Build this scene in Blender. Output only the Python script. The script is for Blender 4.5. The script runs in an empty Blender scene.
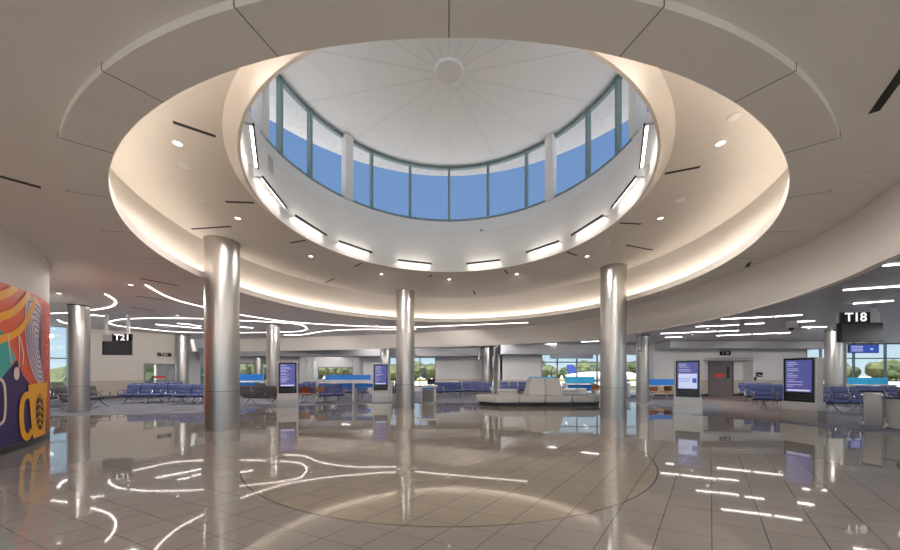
import bpy, bmesh, math, random
from mathutils import Vector, Matrix
random.seed(7)
PI = math.pi
sc = bpy.context.scene
col = sc.collection
F0, CX, HZ, EYE = 315.0, 449.0, 373.4, 1.5      # focal length in px, principal column, horizon row, eye height

# ------------------------------------------------------------------ plan helpers
def on_level(px, py, z):
    """Plan position of a photographed point known to lie at height z."""
    Y = (z - EYE) * F0 / (HZ - py)
    return ((px - CX) / F0 * Y, Y)
def at_depth(px, py, Y):
    return ((px - CX) / F0 * Y, Y, EYE + (HZ - py) / F0 * Y)

# ------------------------------------------------------------------ materials
def lin(c):
    c = c / 255.0
    return c / 12.92 if c <= 0.04045 else ((c + 0.055) / 1.055) ** 2.4
def rgb(r, g, b): return (lin(r), lin(g), lin(b), 1)
def newmat(name):
    m = bpy.data.materials.new(name); m.use_nodes = True
    return m, m.node_tree.nodes, m.node_tree.links, m.node_tree.nodes['Principled BSDF']
def mat(name, c, rough=0.5, metal=0.0, var=0.05, scale=6.0, bump=0.0, spec=0.5, stretch=None):
    m, n, l, b = newmat(name)
    b.inputs['Roughness'].default_value = rough
    b.inputs['Metallic'].default_value = metal
    b.inputs['Specular IOR Level'].default_value = spec
    tc = n.new('ShaderNodeTexCoord'); mp = n.new('ShaderNodeMapping')
    if stretch: mp.inputs['Scale'].default_value = stretch
    nz = n.new('ShaderNodeTexNoise'); nz.inputs['Scale'].default_value = scale; nz.inputs['Detail'].default_value = 3
    l.new(tc.outputs['Object'], mp.inputs[0]); l.new(mp.outputs[0], nz.inputs['Vector'])
    r = n.new('ShaderNodeValToRGB')
    r.color_ramp.elements[0].position = 0.3; r.color_ramp.elements[1].position = 0.7
    r.color_ramp.elements[0].color = tuple(x * (1 - var) for x in c[:3]) + (1,)
    r.color_ramp.elements[1].color = tuple(min(1, x * (1 + var)) for x in c[:3]) + (1,)
    l.new(nz.outputs['Fac'], r.inputs[0]); l.new(r.outputs[0], b.inputs['Base Color'])
    if bump:
        bp = n.new('ShaderNodeBump'); bp.inputs['Strength'].default_value = bump
        l.new(nz.outputs['Fac'], bp.inputs['Height']); l.new(bp.outputs[0], b.inputs['Normal'])
    return m
def emit(name, c, s):
    m, n, l, b = newmat(name)
    b.inputs['Base Color'].default_value = c
    b.inputs['Emission Color'].default_value = c
    b.inputs['Emission Strength'].default_value = s
    return m
def glass(name, tint=(0.93, 0.97, 0.97, 1), refl=0.06):
    m = bpy.data.materials.new(name); m.use_nodes = True
    n, l = m.node_tree.nodes, m.node_tree.links; n.clear()
    o = n.new('ShaderNodeOutputMaterial'); t = n.new('ShaderNodeBsdfTransparent'); g = n.new('ShaderNodeBsdfGlossy')
    x = n.new('ShaderNodeMixShader'); t.inputs[0].default_value = tint; g.inputs['Roughness'].default_value = 0.03
    x.inputs[0].default_value = refl
    l.new(t.outputs[0], x.inputs[1]); l.new(g.outputs[0], x.inputs[2]); l.new(x.outputs[0], o.inputs[0])
    return m

WARM = (1.0, 0.83, 0.66, 1)
M = {}
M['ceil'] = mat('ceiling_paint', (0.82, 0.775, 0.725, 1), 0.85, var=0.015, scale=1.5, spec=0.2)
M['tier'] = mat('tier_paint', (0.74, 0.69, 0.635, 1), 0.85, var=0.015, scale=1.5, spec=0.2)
M['white'] = mat('drum_paint', (0.84, 0.83, 0.82, 1), 0.8, var=0.01, scale=2, spec=0.2)
M['seam'] = mat('seam_dark', (0.10, 0.09, 0.08, 1), 0.8)
M['softseam'] = mat('seam_soft', (0.55, 0.53, 0.52, 1), 0.8)
M['slot'] = mat('slot_black', (0.012, 0.012, 0.013, 1), 0.5)
M['steel'] = mat('brushed_steel', (0.54, 0.53, 0.52, 1), 0.36, 1.0, var=0.04, scale=3, stretch=(30, 30, 0.6))
M['steel2'] = mat('brushed_steel_sleeve', (0.52, 0.50, 0.485, 1), 0.38, 1.0, var=0.05, scale=3, stretch=(30, 30, 0.6))
M['darkmetal'] = mat('dark_metal', (0.07, 0.07, 0.075, 1), 0.45, 0.6)
M['alu'] = mat('silver_metal', (0.72, 0.72, 0.74, 1), 0.25, 1.0, var=0.03)
M['wall'] = mat('wall_panel', (0.69, 0.645, 0.595, 1), 0.6, var=0.02, scale=1)
M['wallwhite'] = mat('wall_white', (0.68, 0.675, 0.685, 1), 0.6, var=0.02, scale=1)
M['wainscot'] = mat('wall_wainscot', (0.52, 0.46, 0.40, 1), 0.55, var=0.03, scale=2)
M['soffit'] = mat('soffit_grey', (0.38, 0.38, 0.41, 1), 0.5, var=0.02)
M['mullion'] = mat('mullion_grey', (0.22, 0.25, 0.28, 1), 0.4, 0.3)
M['mullgreen'] = mat('mullion_green', (0.22, 0.30, 0.31, 1), 0.45, 0.2)
M['glass'] = glass('window_glass')
M['skyglass'] = glass('skylight_glass', (0.97, 0.98, 1.0, 1), 0.03)
M['blueseat'] = mat('blue_vinyl', rgb(76, 88, 138), 0.5, var=0.08, scale=8)
M['greyseat'] = mat('grey_vinyl', rgb(92, 88, 92), 0.45, var=0.06, scale=8)
M['bluepanel'] = mat('blue_panel', rgb(40, 120, 205), 0.35, var=0.05)
M['cyanpanel'] = mat('light_blue_panel', rgb(60, 170, 225), 0.3, var=0.05)
M['orange'] = mat('brown_chair_shell', rgb(176, 118, 78), 0.5, var=0.05)
M['plinth'] = mat('kiosk_shell', (0.58, 0.565, 0.55, 1), 0.4, 0.25, var=0.02)
M['bezel'] = mat('black_bezel', (0.012, 0.012, 0.016, 1), 0.18)
M['screen'] = mat('dark_screen', (0.055, 0.055, 0.065, 1), 0.2)
M['lettering'] = mat('white_lettering', (0.9, 0.9, 0.9, 1), 0.5)
M['backlit'] = emit('backlit_lettering', (1, 1, 1, 1), 0.4)
M['sofa'] = mat('sofa_vinyl', (0.52, 0.50, 0.485, 1), 0.5, var=0.03)
M['sofabase'] = mat('sofa_base', (0.025, 0.025, 0.03, 1), 0.35)
M['counter'] = mat('counter_white', (0.66, 0.65, 0.64, 1), 0.3, var=0.02)
M['doorgrey'] = mat('door_grey', rgb(118, 112, 112), 0.45, var=0.02)
M['red'] = mat('sign_red', rgb(225, 85, 72), 0.5)
M['purple'] = emit('kiosk_screen_purple', rgb(80, 82, 146), 0.32)
M['paleblue'] = emit('kiosk_screen_pale', rgb(190, 200, 232), 0.34)
M['scrwhite'] = emit('kiosk_text', rgb(205, 210, 235), 0.30)
M['navyscr'] = emit('navy_screen', rgb(45, 70, 150), 0.5)
M['cove'] = emit('cove_led', (1.0, 0.93, 0.84, 1), 4.2)
M['line'] = emit('line_led', (1.0, 0.92, 0.88, 1), 3.5)
M['strip'] = emit('strip_led', (1.0, 0.94, 0.92, 1), 5)
M['sconce'] = emit('sconce_led', (1.0, 0.92, 0.82, 1), 4.5)
M['down'] = emit('fill_led', (1.0, 0.92, 0.84, 1), 3)
M['apron'] = mat('apron_concrete', (0.62, 0.60, 0.57, 1), 0.9, var=0.08, scale=0.2)
M['roofwhite'] = mat('eave_white', (0.8, 0.8, 0.8, 1), 0.9)
M['roofgrey'] = mat('roof_membrane', (0.52, 0.51, 0.50, 1), 0.9)
M['leaf'] = mat('tree_leaf', rgb(106, 110, 72), 0.9, var=0.35, scale=0.9)
M['leaf2'] = mat('tree_leaf_dark', rgb(82, 94, 62), 0.9, var=0.35, scale=0.9)
M['bark'] = mat('tree_bark', rgb(90, 72, 58), 0.9)
M['grass'] = mat('dry_grass', rgb(150, 140, 80), 0.95, var=0.2, scale=0.5)

def floor_material():
    m, n, l, b = newmat('polished_tile')
    g = n.new('ShaderNodeNewGeometry'); s = n.new('ShaderNodeSeparateXYZ'); l.new(g.outputs['Position'], s.inputs[0])
    def mth(op, a, bb=None, cc=None):
        q = n.new('ShaderNodeMath'); q.operation = op
        for i, v in enumerate((a, bb, cc)):
            if v is None: continue
            if isinstance(v, (int, float)): q.inputs[i].default_value = v
            else: l.new(v, q.inputs[i])
        return q.outputs[0]
    X, Y = s.outputs[0], s.outputs[1]
    def grid(kx, ky, c0, sp):
        u = mth('MULTIPLY_ADD', Y, ky, mth('MULTIPLY', X, kx))
        u = mth('DIVIDE', mth('SUBTRACT', u, c0), sp)
        return u
    u = grid(1, -0.8286, 0.017, 0.507)
    v = grid(1, 2.33, 3.72, 0.90)
    def line(w_, hw):
        fr = mth('FRACT', mth('ADD', w_, 0.5))
        return mth('LESS_THAN', mth('ABSOLUTE', mth('SUBTRACT', fr, 0.5)), hw)
    ln = mth('MAXIMUM', line(u, 0.010), line(v, 0.007))
    cell = n.new('ShaderNodeCombineXYZ')
    l.new(mth('FLOOR', mth('ADD', u, 0.0)), cell.inputs[0]); l.new(mth('FLOOR', v), cell.inputs[1])
    wn = n.new('ShaderNodeTexWhiteNoise'); l.new(cell.outputs[0], wn.inputs['Vector'])
    nz = n.new('ShaderNodeTexNoise'); nz.inputs['Scale'].default_value = 3; nz.inputs['Detail'].default_value = 6
    l.new(g.outputs['Position'], nz.inputs['Vector'])
    # inlaid circle
    r = mth('SQRT', mth('ADD', mth('MULTIPLY', X, X), mth('POWER', mth('SUBTRACT', Y, 6.88), 2)))
    inside = mth('LESS_THAN', r, 3.80)
    rim = mth('LESS_THAN', mth('ABSOLUTE', mth('SUBTRACT', r, 3.80)), 0.008)
    def mix(fac, a, c):
        q = n.new('ShaderNodeMix'); q.data_type = 'RGBA'
        l.new(fac, q.inputs['Factor'])
        for sock, val in ((q.inputs['A'], a), (q.inputs['B'], c)):
            if isinstance(val, tuple): sock.default_value = val
            else: l.new(val, sock)
        return q.outputs['Result']
    base = mix(inside, (0.25, 0.228, 0.208, 1), (0.272, 0.234, 0.187, 1))
    tone = mth('ADD', mth('MULTIPLY_ADD', wn.outputs['Value'], 0.05, 0.93), mth('MULTIPLY', nz.outputs['Fac'], 0.10))
    sc_ = n.new('ShaderNodeVectorMath'); sc_.operation = 'SCALE'; l.new(base, sc_.inputs[0]); l.new(tone, sc_.inputs['Scale'])
    c1 = mix(ln, sc_.outputs[0], (0.09, 0.078, 0.07, 1))
    c2 = mix(rim, c1, (0.07, 0.055, 0.04, 1))
    l.new(c2, b.inputs['Base Color'])
    b.inputs['Roughness'].default_value = 0.035
    b.inputs['IOR'].default_value = 1.68
    bp = n.new('ShaderNodeBump'); bp.inputs['Strength'].default_value = 0.006; bp.inputs['Distance'].default_value = 0.02
    nz2 = n.new('ShaderNodeTexNoise'); nz2.inputs['Scale'].default_value = 1.6; l.new(g.outputs['Position'], nz2.inputs['Vector'])
    l.new(nz2.outputs['Fac'], bp.inputs['Height']); l.new(bp.outputs[0], b.inputs['Normal'])
    return m
M['floor'] = floor_material()

def slat_material():
    m, n, l, b = newmat('slat_metal')
    g = n.new('ShaderNodeNewGeometry'); mp = n.new('ShaderNodeMapping'); mp.vector_type = 'POINT'
    mp.inputs['Rotation'].default_value = (0, 0, math.radians(23.6))
    l.new(g.outputs['Position'], mp.inputs[0])
    s = n.new('ShaderNodeSeparateXYZ'); l.new(mp.outputs[0], s.inputs[0])
    q = n.new('ShaderNodeMath'); q.operation = 'MULTIPLY'; q.inputs[1].default_value = 4.0; l.new(s.outputs[1], q.inputs[0])
    f = n.new('ShaderNodeMath'); f.operation = 'FRACT'; l.new(q.outputs[0], f.inputs[0])
    r = n.new('ShaderNodeValToRGB'); l.new(f.outputs[0], r.inputs[0])
    e = r.color_ramp.elements
    e[0].position = 0.0; e[0].color = (0.10, 0.10, 0.11, 1); e[1].position = 0.10; e[1].color = (0.47, 0.46, 0.475, 1)
    x = e.new(0.93); x.color = (0.50, 0.49, 0.505, 1); y = e.new(1.0); y.color = (0.10, 0.10, 0.11, 1)
    l.new(r.outputs[0], b.inputs['Base Color'])
    b.inputs['Roughness'].default_value = 0.4; b.inputs['Metallic'].default_value = 0.1
    return m
M['slat'] = slat_material()

def carpet_material(name, c1, c2, c3):
    m, n, l, b = newmat(name)
    g = n.new('ShaderNodeNewGeometry'); mp = n.new('ShaderNodeMapping'); mp.inputs['Scale'].default_value = (0.5, 1.6, 1)
    mp.inputs['Rotation'].default_value = (0, 0, math.radians(23.6))
    l.new(g.outputs['Position'], mp.inputs[0])
    nz = n.new('ShaderNodeTexNoise'); nz.inputs['Scale'].default_value = 2.5; nz.inputs['Detail'].default_value = 8; l.new(mp.outputs[0], nz.inputs['Vector'])
    r = n.new('ShaderNodeValToRGB'); e = r.color_ramp.elements
    e[0].position = 0.3; e[0].color = c1; e[1].position = 0.7; e[1].color = c3; q = e.new(0.5); q.color = c2
    l.new(nz.outputs['Fac'], r.inputs[0]); l.new(r.outputs[0], b.inputs['Base Color'])
    b.inputs['Roughness'].default_value = 0.95; b.inputs['Specular IOR Level'].default_value = 0.1
    return m
M['carpet'] = carpet_material('carpet_blue', rgb(108, 110, 122), rgb(128, 129, 142), rgb(148, 147, 154))
M['carpettan'] = carpet_material('carpet_tan', rgb(128, 118, 117), rgb(138, 127, 127), rgb(148, 137, 136))

# ------------------------------------------------------------------ mesh helpers
def finish(name, bm, material, parent=None, smooth=True, sharp=32):
    bmesh.ops.recalc_face_normals(bm, faces=bm.faces[:])
    if smooth:
        for f in bm.faces: f.smooth = True
        for e in bm.edges:
            if len(e.link_faces) == 2 and e.calc_face_angle(0) > math.radians(sharp): e.smooth = False
    me = bpy.data.meshes.new(name); bm.to_mesh(me); bm.free()
    o = bpy.data.objects.new(name, me); col.objects.link(o)
    for m in (material if isinstance(material, (list, tuple)) else [material]): me.materials.append(m)
    if parent: o.parent = parent
    return o
def tag(o, label=None, cat=None, group=None, kind=None):
    if label: o['label'] = label
    if cat: o['category'] = cat
    if group: o['group'] = group
    if kind: o['kind'] = kind
    return o
def thing(name, label, cat, loc=(0, 0, 0), rz=0, group=None):
    o = bpy.data.objects.new(name, None); col.objects.link(o)
    o.location = loc; o.rotation_euler = (0, 0, rz); o.empty_display_size = 0.2
    return tag(o, label, cat, group)
def struct(name, bm, m, **k):
    return tag(finish(name, bm, m, **k), kind='structure')
def box(bm, c, s, rot=None, bev=0.0, seg=2, mi=0):
    r = bmesh.ops.create_cube(bm, size=1.0)
    vs = r['verts']
    for v in vs: v.co = Vector((v.co.x * s[0], v.co.y * s[1], v.co.z * s[2]))
    fs = list({f for v in vs for f in v.link_faces})
    if bev > 0:
        es = list({e for v in vs for e in v.link_edges})
        rr = bmesh.ops.bevel(bm, geom=es, offset=bev, segments=seg, affect='EDGES', profile=0.5)
        vs = list({v for f in rr['faces'] for v in f.verts} | {v for v in vs if v.is_valid})
        fs = list({f for v in vs for f in v.link_faces})
    mt = Matrix.Translation(Vector(c))
    if rot is not None: mt = mt @ rot
    for v in vs: v.co = mt @ v.co
    for f in fs: f.material_index = mi
def RX(a): return Matrix.Rotation(a, 4, 'X')
def RY(a): return Matrix.Rotation(a, 4, 'Y')
def RZ(a): return Matrix.Rotation(a, 4, 'Z')
def lathe(bm, prof, segs=40, c=(0, 0, 0), close=False):
    rings = []
    for r, z in prof:
        if r < 1e-5: rings.append([bm.verts.new((c[0], c[1], c[2] + z))])
        else: rings.append([bm.verts.new((c[0] + r * math.cos(2 * PI * i / segs), c[1] + r * math.sin(2 * PI * i / segs), c[2] + z)) for i in range(segs)])
    for a, b in zip(rings, rings[1:]):
        for i in range(segs):
            j = (i + 1) % segs
            if len(a) == 1: bm.faces.new((a[0], b[j], b[i]))
            elif len(b) == 1: bm.faces.new((a[i], a[j], b[0]))
            else: bm.faces.new((a[i], a[j], b[j], b[i]))
def tube(bm, pts, r, segs=8, cap=True):
    pts = [Vector(p) for p in pts]; rings = []
    for i, p in enumerate(pts):
        d = (pts[min(i + 1, len(pts) - 1)] - pts[max(i - 1, 0)]).normalized()
        up = Vector((0, 0, 1)) if abs(d.z) < 0.95 else Vector((1, 0, 0))
        a = d.cross(up).normalized(); b = a.cross(d)
        rings.append([bm.verts.new(p + (a * math.cos(2 * PI * k / segs) + b * math.sin(2 * PI * k / segs)) * r) for k in range(segs)])
    for a, b in zip(rings, rings[1:]):
        for k in range(segs): bm.faces.new((a[k], a[(k + 1) % segs], b[(k + 1) % segs], b[k]))
    if cap: bm.faces.new(rings[0]); bm.faces.new(rings[-1][::-1])
def prism(bm, poly, z0, z1):
    a = [bm.verts.new((x, y, z0)) for x, y in poly]; b = [bm.verts.new((x, y, z1)) for x, y in poly]
    n = len(poly)
    bm.faces.new(a[::-1]); bm.faces.new(b)
    for i in range(n): bm.faces.new((a[i], a[(i + 1) % n], b[(i + 1) % n], b[i]))
def rings_loft(bm, prof, segs=192):
    """prof: (centre Y, radius, z) circles about X = 0, joined in order."""
    rs = [[bm.verts.new((R * math.sin(2 * PI * i / segs), c + R * math.cos(2 * PI * i / segs), z)) for i in range(segs)] for c, R, z in prof]
    for a, b in zip(rs, rs[1:]):
        for i in range(segs): bm.faces.new((a[i], a[(i + 1) % segs], b[(i + 1) % segs], b[i]))
    return rs
def catmull(pts, n=8):
    out = []
    P = [pts[0]] + list(pts) + [pts[-1]]
    for i in range(1, len(P) - 2):
        p0, p1, p2, p3 = [Vector(q) for q in P[i - 1:i + 3]]
        for k in range(n):
            t = k / n
            out.append(0.5 * (2 * p1 + (p2 - p0) * t + (2 * p0 - 5 * p1 + 4 * p2 - p3) * t * t + (3 * p1 - p0 - 3 * p2 + p3) * t ** 3))
    out.append(Vector(P[-2]))
    return out
def ray_hit(o, a, poly, closed=True):
    d = (math.cos(a), math.sin(a)); best = None
    n = len(poly)
    for i in range(n if closed else n - 1):
        x1, y1 = poly[i][0] - o[0], poly[i][1] - o[1]; x2, y2 = poly[(i + 1) % n][0] - o[0], poly[(i + 1) % n][1] - o[1]
        ex, ey = x2 - x1, y2 - y1
        den = d[0] * ey - d[1] * ex
        if abs(den) < 1e-9: continue
        t = (x1 * ey - y1 * ex) / den; s = (x1 * d[1] - y1 * d[0]) / den
        if t > 0 and -1e-6 <= s <= 1 + 1e-6 and (best is None or t < best): best = t
    return None if best is None else (o[0] + d[0] * best, o[1] + d[1] * best)
def copy_tree(o, parent=None):
    c = o.copy(); col.objects.link(c)
    if parent: c.parent = parent
    for ch in list(o.children): copy_tree(ch, c)
    return c
def writing(name, text, size, loc, rot, m, parent=None, align='CENTER', extrude=0.002, bold=0.0):
    cu = bpy.data.curves.new(name, 'FONT'); cu.body = text; cu.size = size; cu.align_x = align; cu.align_y = 'CENTER'
    cu.extrude = extrude; cu.offset = bold
    cu.materials.append(m)
    f = bpy.data.objects.new(name, cu); col.objects.link(f)
    me = bpy.data.meshes.new_from_object(f.evaluated_get(bpy.context.evaluated_depsgraph_get()))
    bpy.data.objects.remove(f); me.name = name
    o = bpy.data.objects.new(name, me); col.objects.link(o); o.location = loc; o.rotation_euler = rot
    if parent: o.parent = parent
    return o

# ------------------------------------------------------------------ levels of the place
Z_OUT, Z_LIP, Z_TIER, Z_RIM, Z_SLAT, Z_FAS = 4.17, 4.10, 5.10, 4.95, 3.5, 3.2
CS, RS = 6.9, 3.81                       # skylight centre and radius
# floor
bm = bmesh.new(); box(bm, (4, 16, -0.1), (64, 46, 0.2)); struct('floor', bm, M['floor'], smooth=False)

# carpet beyond the tiled rotunda
inner = [(-30, 9.5), (-13.7, 11.1), (-9.4, 11.9), (-8.7, 13.1), (-6.9, 14.5), (-3.4, 15.7), (0.6, 15.9), (5.0, 15.6), (8.0, 14.4), (9.0, 12.6), (8.95, 11.2), (10.2, 9.16), (10.97, 7.67), (12, 4), (12, -6)]
def carpet_piece(name, poly, m, z=0.006):
    bm = bmesh.new(); f = bm.faces.new([bm.verts.new((x, y, z)) for x, y in poly]); r = bmesh.ops.extrude_face_region(bm, geom=[f])
    for v in [g for g in r['geom'] if isinstance(g, bmesh.types.BMVert)]: v.co.z = 0.0005
    bmesh.ops.triangulate(bm, faces=bm.faces[:])
    struct(name, bm, m, smooth=False)
carpet_piece('floor_carpet_left', [(-30, 9.5), (-13.7, 11.1), (-9.4, 11.9), (-8.7, 13.1), (-6.9, 14.5), (-3.4, 15.7), (0.6, 15.9), (4.6, 15.8), (7.0, 15.6), (7.9, 15.6), (7.9, 22.3), (3.3, 22.3), (3.3, 25.9), (-30, 25.9)], M['carpet'])
carpet_piece('floor_carpet_middle', [(9.55, 16.3), (9.2, 13.2), (8.55, 12.2), (8.95, 11.2), (9.25, 10.75), (13.3, 15.5), (14.3, 20.8), (13.6, 22.3), (10.2, 22.3)], M['carpet'])
carpet_piece('floor_carpet_walkway', [(9.25, 10.75), (10.0, 9.5), (14.2, 13.2), (18.6, 16.6), (20.1, 20.8), (14.3, 20.8), (13.3, 15.5)], M['carpettan'])
carpet_piece('floor_carpet_right', [(10.0, 9.5), (10.2, 9.16), (10.97, 7.67), (12, 4), (12, -6), (34, -6), (34, 20.8), (20.1, 20.8), (18.6, 16.6), (14.2, 13.2)], M['carpet'])

# ------------------------------------------------------------------ rotunda ceilings
# lip and band
bm = bmesh.new()
rings_loft(bm, [(9.17, 6.80, 4.16), (9.17, 6.80, 4.27), (9.17, 6.73, 4.27), (9.17, 6.73, Z_LIP), (9.40, 7.32, Z_LIP), (9.40, 7.32, Z_OUT + 0.01)])
struct('ceiling_band', bm, M['ceil'])
bm = bmesh.new()        # joints across the band
for k in range(30):
    a = 2 * PI * k / 30 + PI
    p = Vector((6.73 * math.sin(a), 9.17 + 6.73 * math.cos(a), 0)); q = Vector((7.33 * math.sin(a), 9.40 + 7.33 * math.cos(a), 0))
    d = q - p; L = d.length
    box(bm, ((p.x + q.x) / 2, (p.y + q.y) / 2, Z_LIP - 0.0005), (L, 0.006, 0.004), RZ(math.atan2(d.y, d.x)))
    box(bm, (q.x, q.y, Z_LIP + 0.035), (0.004, 0.006, 0.07), RZ(math.atan2(d.y, d.x)))
struct('ceiling_band_seams', bm, M['seam'], smooth=False)
# trough, sloped cove wall, tier ceiling, rim
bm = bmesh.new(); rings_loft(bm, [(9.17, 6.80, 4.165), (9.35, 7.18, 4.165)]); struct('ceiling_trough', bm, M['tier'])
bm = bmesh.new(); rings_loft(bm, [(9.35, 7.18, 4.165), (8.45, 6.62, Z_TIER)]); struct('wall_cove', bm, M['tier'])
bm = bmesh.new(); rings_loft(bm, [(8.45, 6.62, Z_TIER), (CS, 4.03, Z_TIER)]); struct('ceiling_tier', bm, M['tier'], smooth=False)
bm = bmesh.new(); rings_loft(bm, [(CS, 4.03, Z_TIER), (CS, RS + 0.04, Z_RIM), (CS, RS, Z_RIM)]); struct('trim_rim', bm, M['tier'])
# drum
bm = bmesh.new(); rings_loft(bm, [(CS, RS, Z_RIM), (CS, RS, 6.28)]); struct('wall_drum', bm, M['white'])
bm = bmesh.new(); rings_loft(bm, [(CS, RS, 6.28), (CS, RS + 0.06, 6.36), (CS, 4.22, 6.86), (CS, 4.42, 6.86), (CS, 4.42, 6.60)]); struct('trim_sill', bm, M['white'])
# dome ceiling, with its joints
bm = bmesh.new()
rs = rings_loft(bm, [(CS, 4.42, 8.86), (CS, 4.20, 8.82), (CS, 0.33, 8.10)])
struct('ceiling_dome', bm, M['white'])
bm = bmesh.new()
for k in range(16):
    a = 2 * PI * (k + 0.5 * 0) / 16
    p = Vector((0.33 * math.sin(a), CS + 0.33 * math.cos(a), 8.10)); q = Vector((4.2 * math.sin(a), CS + 4.2 * math.cos(a), 8.82))
    d = q - p
    box(bm, (p + q) / 2 - Vector((0, 0, 0.001)), (d.length, 0.005, 0.004), RZ(math.atan2(d.y, d.x)) @ RY(-math.asin(d.z / d.length)))
struct('ceiling_dome_seams', bm, M['softseam'], smooth=False)
bm = bmesh.new(); lathe(bm, [(0, 8.13), (0.33, 8.13), (0.33, 8.04), (0.31, 8.03), (0.27, 8.03), (0.25, 8.06), (0, 8.06)], 48, (0, CS, 0))
tag(finish('ceiling_rosette', bm, M['white']), 'round white disc at the centre of the skylight ceiling', 'ceiling disc')
# clerestory glazing
MULL = [0, 18.5, 36.5, 64.5, 78, 108, 124, 149, 165, 180]; POST = [48, 88, 137]
bm = bmesh.new()
for a0 in MULL:
    for s in ((1,) if a0 in (0, 180) else (1, -1)):
        a = math.radians(a0) * s
        box(bm, (4.28 * math.sin(a), CS + 4.28 * math.cos(a), 7.83), (0.075, 0.14, 1.96), RZ(-a))
for z, h in ((6.90, 0.08), (8.77, 0.09)):
    rings_loft(bm, [(CS, 4.23, z - h / 2), (CS, 4.33, z - h / 2), (CS, 4.33, z + h / 2), (CS, 4.23, z + h / 2), (CS, 4.23, z - h / 2)])
struct('window_frame_clerestory', bm, M['mullgreen'])
bm = bmesh.new()
for a0 in POST:
    for s in (1, -1):
        a = math.radians(a0) * s
        box(bm, (4.22 * math.sin(a), CS + 4.22 * math.cos(a), 7.83), (0.26, 0.26, 1.98), RZ(-a), 0.01)
struct('trim_clerestory_posts', bm, M['white'])
bm = bmesh.new(); rings_loft(bm, [(CS, 4.285, 6.88), (CS, 4.285, 8.80)]); struct('window_pane_clerestory', bm, M['skyglass'])
# overhanging eave and roofs outside
bm = bmesh.new(); rings_loft(bm, [(CS, 4.40, 8.84), (5.2, 6.45, 8.80), (5.2, 6.45, 9.05), (CS, 4.0, 9.3), (CS, 0.01, 9.35)]); struct('roof_eave', bm, M['roofwhite'])
bm = bmesh.new()
rr = rings_loft(bm, [(CS, 4.42, 6.62), (8, 8, 6.55), (8, 16, 6.4)], 96); struct('roof_main', bm, M['roofgrey'])

# outer ceiling and the fascia that ends it
PAIRS = [((5.2, -6), (5.7, -6)), ((5.2, -1), (5.7, -1)), ((5.42, 2.6), (5.72, 2.7)), ((6.26, 4.37), (6.39, 4.46)), ((7.0, 5.69), (7.14, 5.8)), ((7.45, 7.29), (7.89, 7.72)),
         ((7.62, 9.3), (8.28, 10.2)), ((7.40, 12.1), (7.95, 12.93)), ((6.9, 15.0), (7.3, 15.5)), ((5.2, 16.9), (5.47, 17.05)), ((3.5, 18.3), (3.6, 18.5)), ((1.2, 19.3), (1.3, 19.5)),
         ((-3.7, 21.2), (-3.7, 21.35)), ((-12.7, 23.8), (-12.7, 23.9)), ((-20.5, 24.9), (-20.5, 25.0))]
CREASE = [(p.x, p.y) for p in catmull([(a[0], a[1], 0) for a, b in PAIRS])]
FASC = [(p.x, p.y) for p in catmull([(b[0], b[1], 0) for a, b in PAIRS])]
bm = bmesh.new()
rows = []
for (x0, y0), (x1, y1) in zip(CREASE, FASC):
    prof = [(x0, y0, Z_OUT)]
    for t, q in ((0.15, 0.30), (0.5, 0.62), (0.8, 0.86)): prof.append((x0 + (x1 - x0) * t, y0 + (y1 - y0) * t, Z_OUT + (Z_FAS - Z_OUT) * q))
    prof.append((x1, y1, Z_FAS + 0.05)); prof.append((x1 + 0.02, y1 + 0.02, Z_FAS + 0.03)); prof.append((x1 + 0.02, y1 + 0.02, Z_FAS))
    r = Vector((x1, y1 - 9.4, 0)).normalized()
    prof.append((x1 + r.x * 0.14, y1 + r.y * 0.14, Z_FAS)); prof.append((x1 + r.x * 0.14, y1 + r.y * 0.14, Z_SLAT + 0.02))
    rows.append([bm.verts.new(p) for p in prof])
for a, b in zip(rows, rows[1:]):
    for i in range(len(a) - 1): bm.faces.new((a[i], b[i], b[i + 1], a[i + 1]))
struct('trim_fascia', bm, M['ceil'])
O = (0, 9.4)
OUT = CREASE + [(-18.7, 22.7), (-21.8, 18.05), (-25.6, 12.2), (-30, -6), (0, -6)]
bm = bmesh.new(); N = 480; ra = []; rb = []
for i in range(N):
    a = 2 * PI * i / N
    ra.append(bm.verts.new((7.32 * math.cos(a), 9.4 + 7.32 * math.sin(a), Z_OUT)))
    h = ray_hit(O, a, OUT); rb.append(bm.verts.new((h[0], h[1], Z_OUT)))
for i in range(N): bm.faces.new((ra[i], ra[(i + 1) % N], rb[(i + 1) % N], rb[i]))
struct('ceiling', bm, M['ceil'], smooth=False)
# slatted metal ceiling over the gates
FOOT = [(5.7, -6), (34, -6), (34, 20.95), (13.6, 20.95), (13.6, 22.55), (3.5, 22.55), (3.5, 26.05), (-20.5, 26.05), (-20.5, 25.0)]
bm = bmesh.new()
a0 = math.atan2(-6 - 9.4, 5.7); a1 = math.atan2(25.0 - 9.4, -20.5)
ra = []; rb = []; N = 400
for i in range(N + 1):
    a = a0 + 1e-4 + (a1 - a0 - 2e-4) * i / N
    p = ray_hit(O, a, FASC, False); q = ray_hit(O, a, FOOT, False)
    if p is None or q is None: continue
    ra.append(bm.verts.new((p[0], p[1], Z_SLAT))); rb.append(bm.verts.new((q[0], q[1], Z_SLAT)))
for i in range(len(ra) - 1): bm.faces.new((ra[i], ra[i + 1], rb[i + 1], rb[i]))
struct('ceiling_slats', bm, M['slat'], smooth=False)

# ------------------------------------------------------------------ lights built in
def flat_ring(name, c, R0, R1, z, h, m):
    bm = bmesh.new(); rings_loft(bm, [(c, R0, z), (c, R1, z), (c, R1, z + h), (c, R0, z + h), (c, R0, z)]); return finish(name, bm, m)
tag(flat_ring('cove_light', 9.20, 6.89, 6.97, 4.18, 0.02, M['cove']), 'continuous warm light strip hidden behind the lip of the round ceiling cove', 'cove light')

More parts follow.
